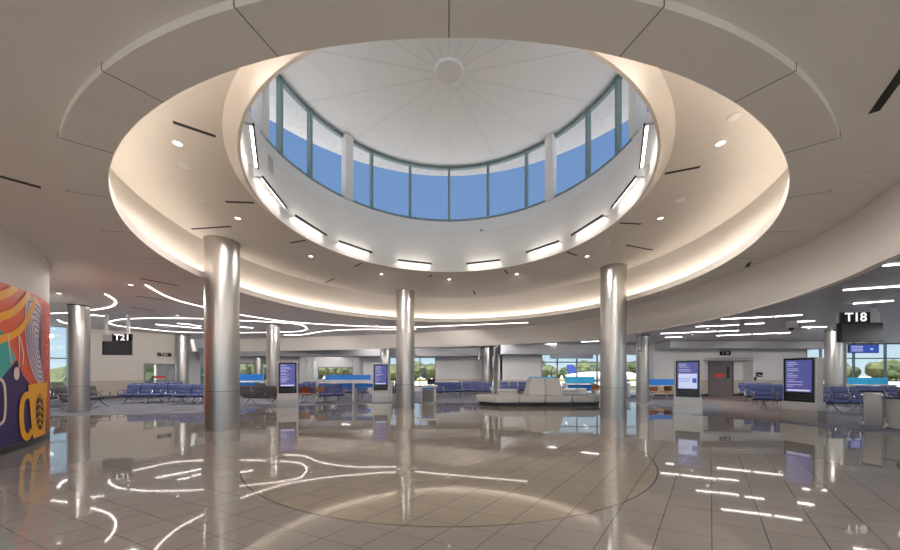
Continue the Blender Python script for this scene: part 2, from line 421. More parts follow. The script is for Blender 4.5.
def ribbon(name, pts, w, z, m, label, cat, group, closed=False, n=6):
    P = [Vector((*on_level(x, y, z), z - 0.003)) for x, y in pts]
    if closed: P = P + [P[0]]
    P = catmull([(p.x, p.y, p.z) for p in P], n) if len(P) > 2 else P
    bm = bmesh.new(); prev = None; first = None
    for i, p in enumerate(P):
        d = (P[min(i + 1, len(P) - 1)] - P[max(i - 1, 0)]); d.z = 0; d.normalize(); s = Vector((-d.y, d.x, 0)) * w / 2
        q = [bm.verts.new(p + s + Vector((0, 0, 0.0))), bm.verts.new(p - s), bm.verts.new(p - s - Vector((0, 0, 0.012))), bm.verts.new(p + s - Vector((0, 0, 0.012)))]
        if prev:
            for k in range(4): bm.faces.new((prev[k], prev[(k + 1) % 4], q[(k + 1) % 4], q[k]))
        else: first = q
        prev = q
    if not closed: bm.faces.new(first[::-1]); bm.faces.new(prev)
    return tag(finish(name, bm, m), label, cat, group)
G = 'curved light lines in the ceiling'
ribbon('light_line', [(105.1, 294), (109.6, 296.3), (114, 299.3), (115.8, 302.5), (113.1, 305.6), (106.9, 307.7), (98, 309.1), (89.1, 310.2), (68, 312.6), (51, 313.4)], 0.043, Z_OUT, M['line'], 'white light line hooking round above the column beside the mural', 'light line', G)
ribbon('light_line', [(146, 284.8), (152.2, 288.7), (160.2, 293.1), (169.1, 297.2), (181.6, 301.5), (200.2, 306.1), (218, 310.4), (237.9, 314.2), (261, 317.9), (293, 322), (346.7, 325.4), (396.8, 327), (416, 327), (465, 325), (528, 322.5)], 0.043, Z_OUT, M['line'], 'longest curved light line sweeping past the tall columns under the ring', 'light line', G)
ribbon('light_line', [(107.8, 322.4), (113, 320.7), (121, 319.2), (135.3, 318.4), (156.7, 318), (201, 318.5), (238, 320.3), (273.3, 322), (297.8, 324), (305, 326.5), (306.4, 328.4), (301.5, 330.9), (283, 332), (238, 332.6), (200, 332.4), (174.4, 331.6), (156.7, 330), (130, 327.2), (115.8, 325.3)], 0.043, Z_OUT, M['line'], 'closed loop of light shaped like a long leaf in the ceiling', 'light line', G, closed=True)
ribbon('light_line', [(284, 335), (302.7, 334.6), (317.4, 332), (334.5, 330.3), (359, 329.3), (396.8, 329.4), (416, 329)], 0.043, Z_OUT, M['line'], 'wavy light line nearest the far beige fascia', 'light line', G)
ribbon('light_line', [(89, 315), (99, 315.4), (108.7, 316.2)], 0.043, Z_OUT, M['line'], 'short light line just behind the gate T21 sign hanger', 'light line', G)
ribbon('light_line', [(58, 319.8), (62, 322), (67, 323.3)], 0.07, Z_OUT, M['line'], 'short light line between the mural and the steel column near it', 'light line', G)
for k, (a, b) in enumerate((((155.8, 324.2), (201, 328.3)), ((177.6, 323.2), (190.4, 324.4)), ((192, 325), (201, 326)), ((237, 326.5), (253, 327.7)))):
    ribbon('light_strip', [a, b], 0.05, Z_OUT, M['strip'], ('longest of the straight light strips inside the ceiling loop', 'short straight light strip inside the loop, nearest its upper edge', 'short straight light strip inside the loop touching the tall column', 'straight light strip inside the loop between two columns')[k], 'light strip', 'straight strips inside the light loop')
c3 = lambda x, y: (640 + x / 5.625, 270 + y / 5.625)
c4 = lambda x, y: (780 + x / 5.0, 240 + y / 5.0)
strips = [(c3(118, 357), c3(220, 354)), (c3(230, 353), c3(430, 344)), (c3(143, 379), c3(236, 376)), (c3(316, 318), c3(438, 313)), (c3(448, 313), c3(556, 308)), (c3(590, 304), c3(698, 299)),
          (c3(440, 345), c3(556, 340)), (c3(432, 369), c3(624, 361)), (c3(637, 360), c3(845, 351)), (c3(458, 276), c3(742, 262)), (c3(757, 261), c3(910, 252)), (c3(842, 293), c3(960, 287)),
          (c4(65, 408), c4(172, 404)), (c4(112, 436), c4(232, 433)), (c4(320, 249), c4(640, 227)), (c4(368, 317), c4(565, 303)), (c4(520, 126), c4(680, 112))]
where = ['beside the slim column nearest the charging table', 'in the fourth line from the fascia above the paler kiosk', 'shortest, closest to the dark soffit above the kiosk', 'at the start of the second line out from the fascia',
         'in the middle of the second line out from the fascia', 'at the far end of the second line out from the fascia', 'above the door with the red notice, third line', 'above the door, next to the dark soffit',
         'next to the dark soffit and the dome camera', 'nearest the curved fascia over the walkway', 'following the first strip along the curved fascia', 'behind the white dome camera',
         'between the dome camera and the gate T18 sign', 'just in front of the soffit beside the gate T18 sign', 'long, above and in front of the gate T18 sign', 'directly above the gate T18 sign', 'highest, cut off by the edge of the picture']
for (a, b), w_ in zip(strips, where):
    ribbon('light_strip', [a, b], 0.055, Z_SLAT, M['strip'], 'straight light strip ' + w_, 'light strip', 'light strips in the slatted ceiling')
for (x, y), w_ in zip([(447, 348.5), (511, 346), (549, 344), (590, 341.5), (346, 353)], ['above the gate podium', 'above the sofa end and the white wall', 'above the sofa back', 'just before the tall column right of the sofa', 'above the long charging table']):
    p = on_level(x, y, Z_SLAT)
    bm = bmesh.new(); box(bm, (p[0], p[1], Z_SLAT - 0.007), (1.0, 0.09, 0.012), RZ(math.radians(-23.6)))
    tag(finish('light_strip', bm, M['strip']), 'short light strip behind the far fascia ' + w_, 'light strip', 'light strips in the slatted ceiling')

# black linear slots
def slot(a, b, z, label, w=0.075):
    p = Vector((*on_level(*a, z), z)); q = Vector((*on_level(*b, z), z)); d = q - p
    bm = bmesh.new(); box(bm, (p + q) / 2 - Vector((0, 0, 0.002)), (d.length, w, 0.006), RZ(math.atan2(d.y, d.x)))
    tag(finish('slot_diffuser', bm, M['slot']), label, 'air slot', 'black linear slots in the ceilings')
for a, b, lb in [((139.8, 278.5), (178.4, 285.6), 'black ceiling slot closest to the ring above the steel column'), ((134.4, 295.8), (166.4, 300.2), 'middle one of three black slots near the hooked light line'),
                 ((130, 307), (155, 310.5), 'farthest of three black slots near the hooked light line'), ((-12, 173), (41, 187.5), 'long black ceiling slot above the mural wall'),
                 ((874, 112), (912, 59), 'wide black ceiling slot at the upper edge, nearest the viewer'), ((805, 219), (821, 198), 'black ceiling slot beside the ring over the walkway'), ((747, 267), (751.6, 257.6), 'small black ceiling slot between the ring and the curved fascia')]:
    slot(a, b, Z_OUT, lb)
for a, b, lb in [((173, 122), (215.6, 136.3), 'black slot in the raised ceiling nearest the viewer, mural side'), ((225.7, 201.7), (254, 202.7), 'black slot in the raised ceiling beside the skylight rim, mural side'),
                 ((191.4, 229), (231, 226.3), 'black slot in the raised ceiling right above the tallest column'), ((290, 242.8), (305.4, 240.2), 'black slot near the skylight rim, second from the tallest column'),
                 ((355, 266.3), (361.6, 263.2), 'short black slot by the rim below the third wall lamp'), ((325, 283), (334.3, 278.3), 'short black slot between two columns, close to the cove wall'),
                 ((429.3, 277.3), (431.4, 274.7), 'tiny black slot below the wall lamp beside the middle column'), ((504.5, 270), (507.8, 273.6), 'tiny black slot below the wall lamp over the sofa'),
                 ((473.3, 290.4), (475, 295), 'tiny black slot near the cove wall at the far side'), ((664.8, 173.6), (700, 166.8), 'black slot in the raised ceiling nearest the viewer, gate T18 side'),
                 ((620, 222.8), (641, 224), 'black slot beside the skylight rim above the column right of the sofa'), ((626, 245), (652.4, 250), 'black slot close to the cove wall above the column right of the sofa'),
                 ((566.8, 252), (576.8, 255.6), 'short black slot by the rim near the last wall lamp but two')]:
    slot(a, b, Z_TIER, lb, 0.06)
# small round devices in the ceilings
def disc(px, py, z, r, label, name='ceiling_speaker', cat='ceiling speaker', m='white'):
    p = on_level(px, py, z)
    bm = bmesh.new(); lathe(bm, [(0, 0.004), (r, 0.004), (r, -0.008), (r * 0.8, -0.014), (0, -0.012)], 20, (p[0], p[1], z))
    tag(finish(name, bm, M[m]), label, cat, 'small round devices in the ceilings')
for px, py, z, r, lb in [(184.5, 165.7, Z_TIER, 0.09, 'round speaker in the raised ceiling between two black slots, mural side'), (201.8, 199.8, Z_TIER, 0.05, 'small round device above the tallest column'), (733, 117, Z_TIER, 0.08, 'round speaker alone in the raised ceiling, gate T18 side'),
                         (680, 200, Z_TIER, 0.09, 'round speaker halfway between rim and cove, gate T18 side'), (607, 242, Z_TIER, 0.08, 'round speaker above the column right of the sofa'), (868, 175, Z_OUT, 0.07, 'farther of two round speakers near the curved fascia'),
                         (861, 184, Z_OUT, 0.07, 'nearer of two round speakers near the curved fascia'), (738, 265, Z_OUT, 0.05, 'round device beside the smallest ceiling slot'), (50 + 412 / 5.625, 270 + 90 / 5.625, Z_OUT, 0.05, 'round device above the hooked light line')]:
    disc(px, py, z, r, lb)

# wall lamps in the drum
def sconce():
    t = thing('wall_lamp', 'x', 'wall lamp', group='linear wall lamps in the skylight drum')
    bm = bmesh.new(); box(bm, (0, -0.20, 0.0), (1.12, 0.025, 0.055), None, 0.004); finish('bar', bm, M['darkmetal'], t)
    for s in (-1, 1):
        bm = bmesh.new(); box(bm, (s * 0.545, -0.10, 0.0), (0.02, 0.2, 0.035)); finish('arm', bm, M['alu'], t)
    bm = bmesh.new(); box(bm, (0, -0.165, 0.018), (1.04, 0.04, 0.012)); box(bm, (0, -0.183, 0.0), (1.04, 0.006, 0.03)); finish('light_strip', bm, M['sconce'], t)
    return t
s0 = None
names = {18: 'nearest the far middle', 49: 'second from the far middle', 73: 'third from the far middle, below a white post', 96: 'fourth from the far middle, seen steeply', 118: 'nearest the viewer on its side, seen edge-on'}
for a0 in names:
    for s in (-1, 1):
        if s0 is None: s0 = sconce(); o = s0
        else: o = copy_tree(s0)
        a = math.radians(a0) * s
        o.location = (RS * math.sin(a), CS + RS * math.cos(a), 5.22 if a0 > 20 else 5.16); o.rotation_euler = (0, 0, -a)
        o['label'] = ('mural-side' if s < 0 else 'gate-T18-side') + ' wall lamp in the drum, ' + names[a0]
# grille and camera on the drum
a = math.radians(-93); bm = bmesh.new()
box(bm, (0, 0, 0), (0.18, 0.02, 0.30))
for k in range(6): box(bm, (0, -0.012, -0.11 + 0.044 * k), (0.15, 0.008, 0.018))
g = tag(finish('wall_grille', bm, M['softseam'], smooth=False), 'small louvred grille on the skylight drum above a wall lamp', 'grille'); g.location = (RS * math.sin(a) * 0.997, CS + RS * math.cos(a), 5.95); g.rotation_euler = (0, 0, -a)
def camera_dome(x, y, z, label, name='security_camera', s=1.0):
    t = thing(name, label, 'camera', (x, y, z), 0, 'security cameras')
    bm = bmesh.new(); lathe(bm, [(0, 0), (0.13 * s, 0), (0.14 * s, -0.05 * s), (0.15 * s, -0.22 * s), (0.10 * s, -0.25 * s), (0, -0.25 * s)], 24); finish('housing', bm, M['white'], t)
    bm = bmesh.new(); lathe(bm, [(0.085 * s, -0.245 * s), (0.075 * s, -0.29 * s), (0.04 * s, -0.32 * s), (0, -0.33 * s)], 20); finish('lens_dome', bm, M['bezel'], t)
p = on_level(791.5, 321, Z_SLAT); camera_dome(p[0], p[1], Z_SLAT, 'white dome camera under the slatted ceiling by the gate T18 sign', s=1.1)
a = math.radians(16.5)
t = thing('security_camera', 'small white camera on the skylight drum above a wall lamp', 'camera', (RS * math.sin(a), CS + RS * math.cos(a), 6.25), -a, 'security cameras')
bm = bmesh.new(); box(bm, (0, -0.05, 0), (0.16, 0.1, 0.08), None, 0.015); finish('housing', bm, M['white'], t)
bm = bmesh.new(); tube(bm, [(0.02, -0.098, 0), (0.02, -0.115, 0)], 0.03, 12); finish('lens', bm, M['bezel'], t)

# ------------------------------------------------------------------ columns
def column(x, y, r, ztop, label, joint=1.02, group='steel clad columns'):
    t = thing('steel_column', label, 'column', (x, y, 0), 0, group); t['kind'] = 'thing'
    bm = bmesh.new(); lathe(bm, [(r, joint + 0.012), (r, ztop - 0.003)], 64); finish('shaft', bm, M['steel'], t)
    bm = bmesh.new(); lathe(bm, [(r - 0.012, joint - 0.02), (r - 0.012, joint + 0.03)], 64); finish('joint', bm, M['seam'], t)
    bm = bmesh.new(); lathe(bm, [(r, 0.0), (r, joint)], 64); finish('sleeve', bm, M['steel2'], t)
    bm = bmesh.new(); lathe(bm, [(r + 0.004, 0.006), (r + 0.004, 0.05), (r, 0.05)], 64); finish('base_ring', bm, M['steel2'], t)
    bm = bmesh.new(); lathe(bm, [(r + 0.012, ztop - 0.05), (r + 0.012, ztop - 0.003)], 64); finish('collar', bm, M['darkmetal'] if ztop < 5 else M['steel2'], t)
column(-6.19, 8.60, 0.40, Z_TIER, 'tallest-looking steel column, the nearest one, standing on the polished tiles')
column(-1.92, 13.85, 0.40, Z_TIER, 'steel column at the far middle of the ring, left of the gate podium')
column(5.56, 10.67, 0.40, Z_TIER, 'steel column right of the grey sofa, on the polished tiles')
column(-14.5, 12.35, 0.29, Z_OUT, 'slimmer steel column beside the mural wall', 1.0)
column(-9.6, 17.2, 0.32, Z_OUT, 'steel column behind the kiosk near the nearest column', 1.0)
column(-18.6, 22.0, 0.42, Z_OUT, 'steel column at the end of the beige gate T21 wall', 1.0)
column(2.93, 24.06, 0.40, Z_SLAT, 'steel column standing behind the left end of the grey sofa', 1.0)
column(10.2, 16.6, 0.30, Z_SLAT, 'steel column beside the charging table with brown chairs', 1.0)
column(17.9, 14.6, 0.33, Z_SLAT, 'steel column behind the gate T18 sign', 1.0)
column(-4.85, 24.06, 0.38, Z_SLAT, 'steel column half hidden behind the kiosk by the middle column', 1.0)
column(-15.2, 25.2, 0.34, 2.85, 'steel column against the far windows behind the grey benches', 1.0)

# ------------------------------------------------------------------ curved mural wall
MC, MR = (-14.26, 2.43), 6.92
def mural_pt(px, py):
    t = (px - CX) / F0
    A = t * t + 1; B = -2 * (t * MC[0] + MC[1]); C_ = MC[0] ** 2 + MC[1] ** 2 - MR ** 2
    D = max(B * B - 4 * A * C_, 0); Y = (-B - math.sqrt(D)) / (2 * A)
    return math.atan2(Y - MC[1], t * Y - MC[0]), EYE + (HZ - py) / F0 * Y
def cyl_pt(phi, z, off): return Vector((MC[0] + (MR + off) * math.cos(phi), MC[1] + (MR + off) * math.sin(phi), z))
bm = bmesh.new()
def arc_band(bm, z0, z1, off, p0=-1.2, p1=2.6, n=120):
    a = [bm.verts.new(cyl_pt(p0 + (p1 - p0) * i / n, z0, off)) for i in range(n + 1)]
    b = [bm.verts.new(cyl_pt(p0 + (p1 - p0) * i / n, z1, off)) for i in range(n + 1)]
    for i in range(n): bm.faces.new((a[i], a[i + 1], b[i + 1], b[i]))
arc_band(bm, 0, Z_OUT, 0); struct('wall_curved', bm, M['ceil'])
bm = bmesh.new(); arc_band(bm, 0.0, 0.13, 0.012); struct('baseboard_curved', bm, M['sofabase'])
MZ0, MZ1 = 0.13, 3.17
mural = thing('wall_mural', 'colourful mural on the curved wall with a yellow mug and orange rays', 'mural', (-7.5, 5.0, 0.13))
INV = Matrix.Translation(Vector((7.5, -5.0, -0.13)))
def inside_clip(poly):                     # keep between mural bottom and top
    return [(a, min(max(z, MZ0), MZ1)) for a, z in poly]
def patch(name, polys, c, lvl, rough=0.55):
    """polys in wall coordinates (angle, height): cut into narrow strips so that they follow the curve."""
    m = c if not isinstance(c, tuple) else mat('mural_' + name, c, rough, var=0.02, scale=3)
    bm = bmesh.new()
    for poly in polys:
        vs = [bm.verts.new((a * MR, z, 0)) for a, z in inside_clip(poly)]
        try: bm.faces.new(vs)
        except ValueError: pass
    bmesh.ops.triangulate(bm, faces=bm.faces[:])
    lo = min(v.co.x for v in bm.verts); hi = max(v.co.x for v in bm.verts)
    k = lo + 0.2
    while k < hi:
        bmesh.ops.bisect_plane(bm, geom=bm.verts[:] + bm.edges[:] + bm.faces[:], plane_co=(k, 0, 0), plane_no=(1, 0, 0)); k += 0.2
    for v in bm.verts: v.co = INV @ cyl_pt(v.co.x / MR, v.co.y, 0.003 + 0.0025 * lvl)
    return finish(name, bm, m, mural)
def P(x, y): return mural_pt(x / 2.75, 270 + y / 2.75)
def pts(*l): return [P(x, y) for x, y in l]
def stroke(l, w):
    """band along a wall-coordinate polyline, w metres wide"""
    q = [Vector((a * MR, z, 0)) for a, z in l]
    q = catmull([tuple(v) for v in q], 6) if len(q) > 2 else q
    A, B = [], []
    for i, v in enumerate(q):
        d = (q[min(i + 1, len(q) - 1)] - q[max(i - 1, 0)]).normalized(); n_ = Vector((-d.y, d.x, 0)) * w / 2
        A.append(((v + n_).x / MR, (v + n_).y)); B.append(((v - n_).x / MR, (v - n_).y))
    return [[A[i], A[i + 1], B[i + 1], B[i]] for i in range(len(A) - 1)]
aR = math.radians(75)
patch('orange_ground', [[(-1.1, MZ0), (aR, MZ0), (aR, MZ1), (-1.1, MZ1)]], rgb(226, 98, 62), 0)
patch('purple_field', [[(-1.1, MZ0)] + [(-1.1, 1.9)] + pts((0, 255), (28, 268), (45, 247), (62, 290), (82, 316), (100, 318), (120, 330), (136, 430)) + [(aR, MZ0)]], rgb(62, 46, 98), 1)
patch('teal_field', [[(-1.1, 1.7), (-1.1, 2.45)] + pts((0, 165), (18, 195), (42, 243), (26, 268), (0, 300))], rgb(70, 172, 165), 2)
patch('red_strip', [pts((110, 92), (124, 90), (136, 96), (136.8, 300), (136.8, 450), (128, 452), (126, 315), (116, 305), (112, 200))], rgb(205, 84, 62), 2)
sw = [(74, 70), (88, 72), (100, 84), (110, 100), (113, 150), (114, 220), (118, 306), (104, 312), (92, 295), (80, 262), (71, 215), (66, 160), (67, 105)]
patch('lilac_swirl', [pts(*sw)], rgb(222, 208, 216), 3)
rings = []
cx_, cy_ = 102, 205
for k in range(1, 8):
    f = 1 - k / 8.0
    loop = [(cx_ + (x - cx_) * f, cy_ + (y - cy_) * f) for x, y in sw]
    rings += stroke(pts(*loop, loop[0]), 0.026)
patch('swirl_rings', rings, rgb(104, 84, 134), 4)
yl = []
for l, w in [([(-20, 76), (0, 70), (22, 60), (44, 44)], 0.15), ([(-20, 138), (0, 128), (28, 117), (52, 98), (70, 76), (77, 62)], 0.15), ([(-20, 198), (0, 190), (30, 180), (58, 158), (78, 125), (90, 95), (95, 78)], 0.14)]:
    patch('yellow_arc', stroke(pts(*l), w), rgb(245, 170, 48), 5)
for zc, az_ in ((2.9, -0.30), (1.9, -0.05), (2.6, 0.12)):      # the design goes on past the picture's edge
    for rr_ in (0.45, 0.75, 1.05):
        patch('yellow_arc', stroke([(az_ + rr_ * math.cos(t) / MR, zc - rr_ * abs(math.sin(t))) for t in [PI * k / 10 for k in range(11)]], 0.12), M.setdefault('arcy', mat('mural_arc', rgb(245, 170, 48), 0.55)), 3)
cream = stroke(pts((48, 178), (56, 205), (61, 235), (58, 262)), 0.035) + stroke(pts((18, 175), (22, 215), (27, 255)), 0.025) + stroke(pts((48, 178), (50, 240), (47, 275)), 0.03)
cream.append([P(42 + 8 * math.cos(t), 285 + 18 * math.sin(t)) for t in [2 * PI * k / 18 for k in range(18)]])
cream += stroke(pts((-14, 300), (0, 302), (8, 318), (11, 355), (10, 395), (4, 418), (-14, 428)), 0.06)
patch('cream_marks', cream, rgb(226, 208, 200), 6)
faint = []
for yy, w_ in ((118, 6), (132, 9), (165, 5), (178, 8), (205, 9), (222, 6), (250, 8), (262, 5)): faint += stroke(pts((121, yy), (121 + w_, yy + 3), (121 + w_ * 0.4, yy + 9)), 0.025)
patch('pink_marks', faint, rgb(226, 140, 118), 6)
patch('yellow_mug', [pts((73, 316), (100, 311), (127, 309), (125, 380), (121, 452), (104, 465), (88, 474), (82, 420))], rgb(246, 178, 42), 7)
patch('mug_handle', stroke(pts((76, 344), (66, 346), (58, 362), (55, 398), (58, 440), (66, 458), (76, 456), (84, 440)), 0.15), rgb(246, 178, 42), 7)
patch('mug_shade', [pts((122, 352), (125.5, 352), (121.5, 448), (119, 450))], rgb(226, 150, 36), 8)
patch('mug_emblem', [[P(105 + 11 * math.cos(t) + 1.0 * math.sin(t), 390 + 50 * math.sin(t)) for t in [2 * PI * k / 26 for k in range(26)]]], rgb(52, 36, 28), 8)
em = stroke(pts((98, 352), (104, 345), (110, 355)), 0.035) + stroke(pts((97, 372), (105, 366), (113, 378)), 0.035) + stroke(pts((96, 392), (105, 384), (114, 396)), 0.035)
em += stroke(pts((97, 412), (104, 404), (113, 414)), 0.035) + stroke(pts((100, 428), (105, 420), (110, 430)), 0.03) + stroke(pts((105, 352), (105, 428)), 0.03)
patch('emblem_strokes', em, rgb(246, 178, 42), 9)

# ------------------------------------------------------------------ walls and windows
def wall_seg(name, p, q, z0, z1, m, th=0.15, kind='structure', bm=None):
    own = bm is None
    if own: bm = bmesh.new()
    d = Vector((q[0] - p[0], q[1] - p[1], 0)); L = d.length
    n_ = Vector((-d.y, d.x, 0)).normalized() * th / 2
    c = Vector(((p[0] + q[0]) / 2, (p[1] + q[1]) / 2, (z0 + z1) / 2)) + n_
    box(bm, c, (L, th, z1 - z0), RZ(math.atan2(d.y, d.x)))
    if own: return struct(name, bm, m, smooth=False)
def panel_wall(name, p, q, z1, m, joints=(1.05, 2.2, 3.2), wains=1.05, vert=2.4):
    """Panelled wall: upper panels, wainscot, dark joints standing 2 mm proud on the room side (right of p->q reversed)."""
    wall_seg(name, p, q, 0, z1, m)
    d = Vector((q[0] - p[0], q[1] - p[1], 0)); L = d.length; u = d / L; n_ = Vector((u.y, -u.x, 0)); a = math.atan2(d.y, d.x)
    mid = Vector(((p[0] + q[0]) / 2, (p[1] + q[1]) / 2, 0))
    if wains:
        bm = bmesh.new(); box(bm, mid + n_ * 0.01 + Vector((0, 0, wains / 2 + 0.05)), (L, 0.02, wains - 0.1), RZ(a)); struct('trim_wainscot' + name[4:], bm, M['wainscot'], smooth=False)
        bm = bmesh.new(); box(bm, mid + n_ * 0.015 + Vector((0, 0, 0.055)), (L, 0.03, 0.1), RZ(a)); struct('baseboard' + name[4:], bm, M['sofabase'], smooth=False)
    bm = bmesh.new()
    for z in joints: box(bm, mid + n_ * (0.021 if z <= wains else 0.001) + Vector((0, 0, z)), (L, 0.004, 0.015), RZ(a))
    k = vert
    while k < L - 0.3:
        box(bm, Vector((p[0], p[1], 0)) + u * k + n_ * 0.001 + Vector((0, 0, (wains + z1) / 2)), (0.012, 0.004, z1 - wains), RZ(a)); k += vert
    struct('trim_joints' + name[4:], bm, M['softseam'], smooth=False)
wn = [0]
def window(p, q, z0, z1, verts, hors, m=None, fw=0.07, gl=True, depth=0.12):
    wn[0] += 1
    m = m or M['mullion']
    d = Vector((q[0] - p[0], q[1] - p[1], 0)); L = d.length; u = d / L; a = math.atan2(d.y, d.x); P0 = Vector((p[0], p[1], 0))
    bm = bmesh.new()
    for z in [z0 + fw / 2, z1 - fw / 2] + list(hors): box(bm, P0 + u * L / 2 + Vector((0, 0, z)), (L, depth, fw), RZ(a))
    for s in [fw / 2, L - fw / 2] + list(verts): box(bm, P0 + u * s + Vector((0, 0, (z0 + z1) / 2)), (fw, depth * 0.95, z1 - z0), RZ(a))
    w = struct('window_%d' % wn[0], bm, m, smooth=False)
    if gl:
        bm = bmesh.new(); box(bm, P0 + u * L / 2 + Vector((0, 0, (z0 + z1) / 2)), (L - 0.02, 0.012, z1 - z0 - 0.02), RZ(a)); finish('pane', bm, M['glass'], w, smooth=False)
    return w
# gate T21 wall (beige, at an angle) with its windows next to the mural
A_, B_, W_ = (-21.75, 18.0), (-18.75, 22.6), (-25.5, 12.2)
C_ = (A_[0] + (B_[0] - A_[0]) * 0.583, A_[1] + (B_[1] - A_[1]) * 0.583)
panel_wall('wall_gate_left', A_, C_, Z_OUT, M['wall'], joints=(1.05, 2.24, 3.26), vert=5)
wall_seg('wall_gate_left_header', C_, B_, 2.17, Z_OUT, M['wall'])
window(W_, A_, 0.3, Z_OUT, [1.1, 2.2, 3.3, 4.4, 5.6], [2.35])
wall_seg('wall_sill_left', W_, A_, 0, 0.3, M['wallwhite'])
# glazed doors beyond the beige wall, set in a short frontal wall
D_ = (-20.6, 24.3)
wall_seg('wall_left_end', (-20.6, 25.9), (-20.6, 22.0), 0, Z_OUT, M['wall'])
bm = bmesh.new()
# far wall pieces at Y = 26
def farwall(x0, x1, z0, z1, name, m): wall_seg(name, (x0, 26), (x1, 26), z0, z1, m)
farwall(-20.6, -12.4, 2.35, Z_SLAT + 0.05, 'wall_far_header', M['wall'])
farwall(-20.6, -12.4, 0, 0.5, 'wall_far_sill', M['wainscot'])
window((-20.6, 26.05), (-12.4, 26.05), 0.5, 2.35, [1.3, 2.6, 3.9, 5.2, 6.6], [])
farwall(-7.1, -5.0, 0, Z_SLAT + 0.05, 'wall_far_pier', M['wallwhite'])
window((-5.0, 26.05), (-1.1, 26.05), 0.4, 2.85, [1.3, 2.6], [2.2])
farwall(-5.0, -1.1, 0, 0.4, 'wall_far_low', M['wallwhite']); farwall(-5.0, -1.1, 2.85, Z_SLAT + 0.05, 'wall_far_top', M['wallwhite'])
panel_wall('wall_far_middle', (-1.1, 26), (3.6, 26), Z_SLAT + 0.05, M['wallwhite'], joints=(1.05, 2.3), vert=9)
wall_seg('wall_far_return', (3.65, 26), (3.65, 22.5), 0, Z_SLAT + 0.05, M['wallwhite'])
panel_wall('wall_behind_sofa', (3.5, 22.5), (6.6, 22.5), Z_SLAT + 0.05, M['wallwhite'], joints=(1.05, 2.3), vert=9)
window((6.6, 22.55), (13.6, 22.55), 0.05, Z_SLAT, [1.15, 2.55, 4.0, 5.4], [2.3])
# recess with a bright back hall
wall_seg('wall_hall_left', (-12.4, 26), (-15.4, 37), 0, Z_SLAT + 0.05, M['wallwhite'], 0.15)
wall_seg('wall_hall_right', (-11.3, 37), (-7.1, 26), 0, Z_SLAT + 0.05, M['wallwhite'], 0.15)
wall_seg('wall_hall_back_top', (-15.4, 37), (-11.3, 37), 2.25, Z_SLAT + 0.05, M['wallwhite']); wall_seg('wall_hall_back_low', (-15.4, 37), (-11.3, 37), 0, 0.8, M['wallwhite'])
window((-15.4, 37.05), (-11.3, 37.05), 0.8, 2.25, [0.9, 1.8, 2.7, 3.4], [])
bm = bmesh.new(); prism(bm, [(-12.5, 26), (-7.0, 26), (-11.2, 37.2), (-15.6, 37.2)], Z_SLAT, Z_SLAT + 0.1); struct('ceiling_hall', bm, M['wallwhite'], smooth=False)
bm = bmesh.new(); prism(bm, [(-12.4, 26), (-7.1, 26), (-11.3, 37), (-15.4, 37)], 0.0005, 0.006); struct('floor_carpet_hall', bm, M['carpet'], smooth=False)
# dark soffits hanging below the slatted ceiling
for nm, c, s in (('ceiling_soffit_far', (-8.0, 25.2, 3.17), (23, 1.4, 0.64)), ('ceiling_soffit_sofa', (8.5, 21.9, 3.15), (10.0, 1.0, 0.68)), ('ceiling_soffit_right', (18.7, 20.1, 3.27), (10.2, 1.5, 0.44))):
    bm = bmesh.new(); box(bm, c, s, None, 0.02); struct(nm, bm, M['soffit'], smooth=False)
# wall with the grey door
panel_wall('wall_door', (13.6, 20.9), (16.9, 20.9), Z_SLAT + 0.05, M['wallwhite'], joints=(1.05, 2.4), vert=9)
panel_wall('wall_door_right', (20.2, 20.9), (23.7, 20.9), Z_SLAT + 0.05, M['wallwhite'], joints=(1.05, 2.4), vert=9)
wall_seg('wall_door_return', (13.59, 22.6), (13.59, 20.92), 0, Z_SLAT + 0.05, M['wallwhite'])
# recessed door bay
panel_wall('wall_door_bay', (16.9, 21.6), (20.2, 21.6), 2.55, M['wallwhite'], joints=(1.05,), vert=9)
wall_seg('wall_door_bay_left', (16.91, 20.91), (16.91, 21.6), 0, 2.6, M['wallwhite'], 0.1); wall_seg('wall_door_bay_right', (20.19, 21.6), (20.19, 20.91), 0, 2.6, M['wallwhite'], 0.1)
wall_seg('wall_door_header', (16.9, 20.9), (20.2, 20.9), 2.4, Z_SLAT + 0.05, M['wallwhite'])
bm = bmesh.new(); box(bm, (18.55, 21.25, 2.5), (3.3, 0.7, 0.05)); struct('ceiling_door_bay', bm, M['soffit'], smooth=False)
bm = bmesh.new(); box(bm, (18.6, 21.57, 1.1), (1.50, 0.05, 2.2), None, 0.004)
dr = tag(finish('door_1', bm, M['doorgrey'], smooth=False), kind='structure')
bm = bmesh.new()
for x, sx, z, sz in ((17.80, 0.08, 1.13, 2.26), (19.40, 0.08, 1.13, 2.26), (18.6, 1.68, 2.26, 0.08)): box(bm, (x, 21.55, z), (sx, 0.1, sz))
finish('door_frame', bm, M['doorgrey'], dr, smooth=False)
bm = bmesh.new(); box(bm, (19.08, 21.535, 1.55), (0.16, 0.02, 0.8)); finish('door_window', bm, M['glass'] if False else M['screen'], dr)
bm = bmesh.new(); tube(bm, [(19.2, 21.54, 1.02), (19.2, 21.49, 1.02), (19.05, 21.49, 1.02)], 0.014, 8); finish('door_handle', bm, M['alu'], dr)
bm = bmesh.new(); box(bm, (18.5, 21.537, 1.35), (0.62, 0.012, 0.24)); n_ = tag(finish('door_notice', bm, M['red'], smooth=False), 'red notice fixed on the grey door', 'notice')
bm = bmesh.new(); box(bm, (18.6, 21.54, 0.06), (1.48, 0.012, 0.1)); finish('kick_plate', bm, M['alu'], dr, smooth=False)
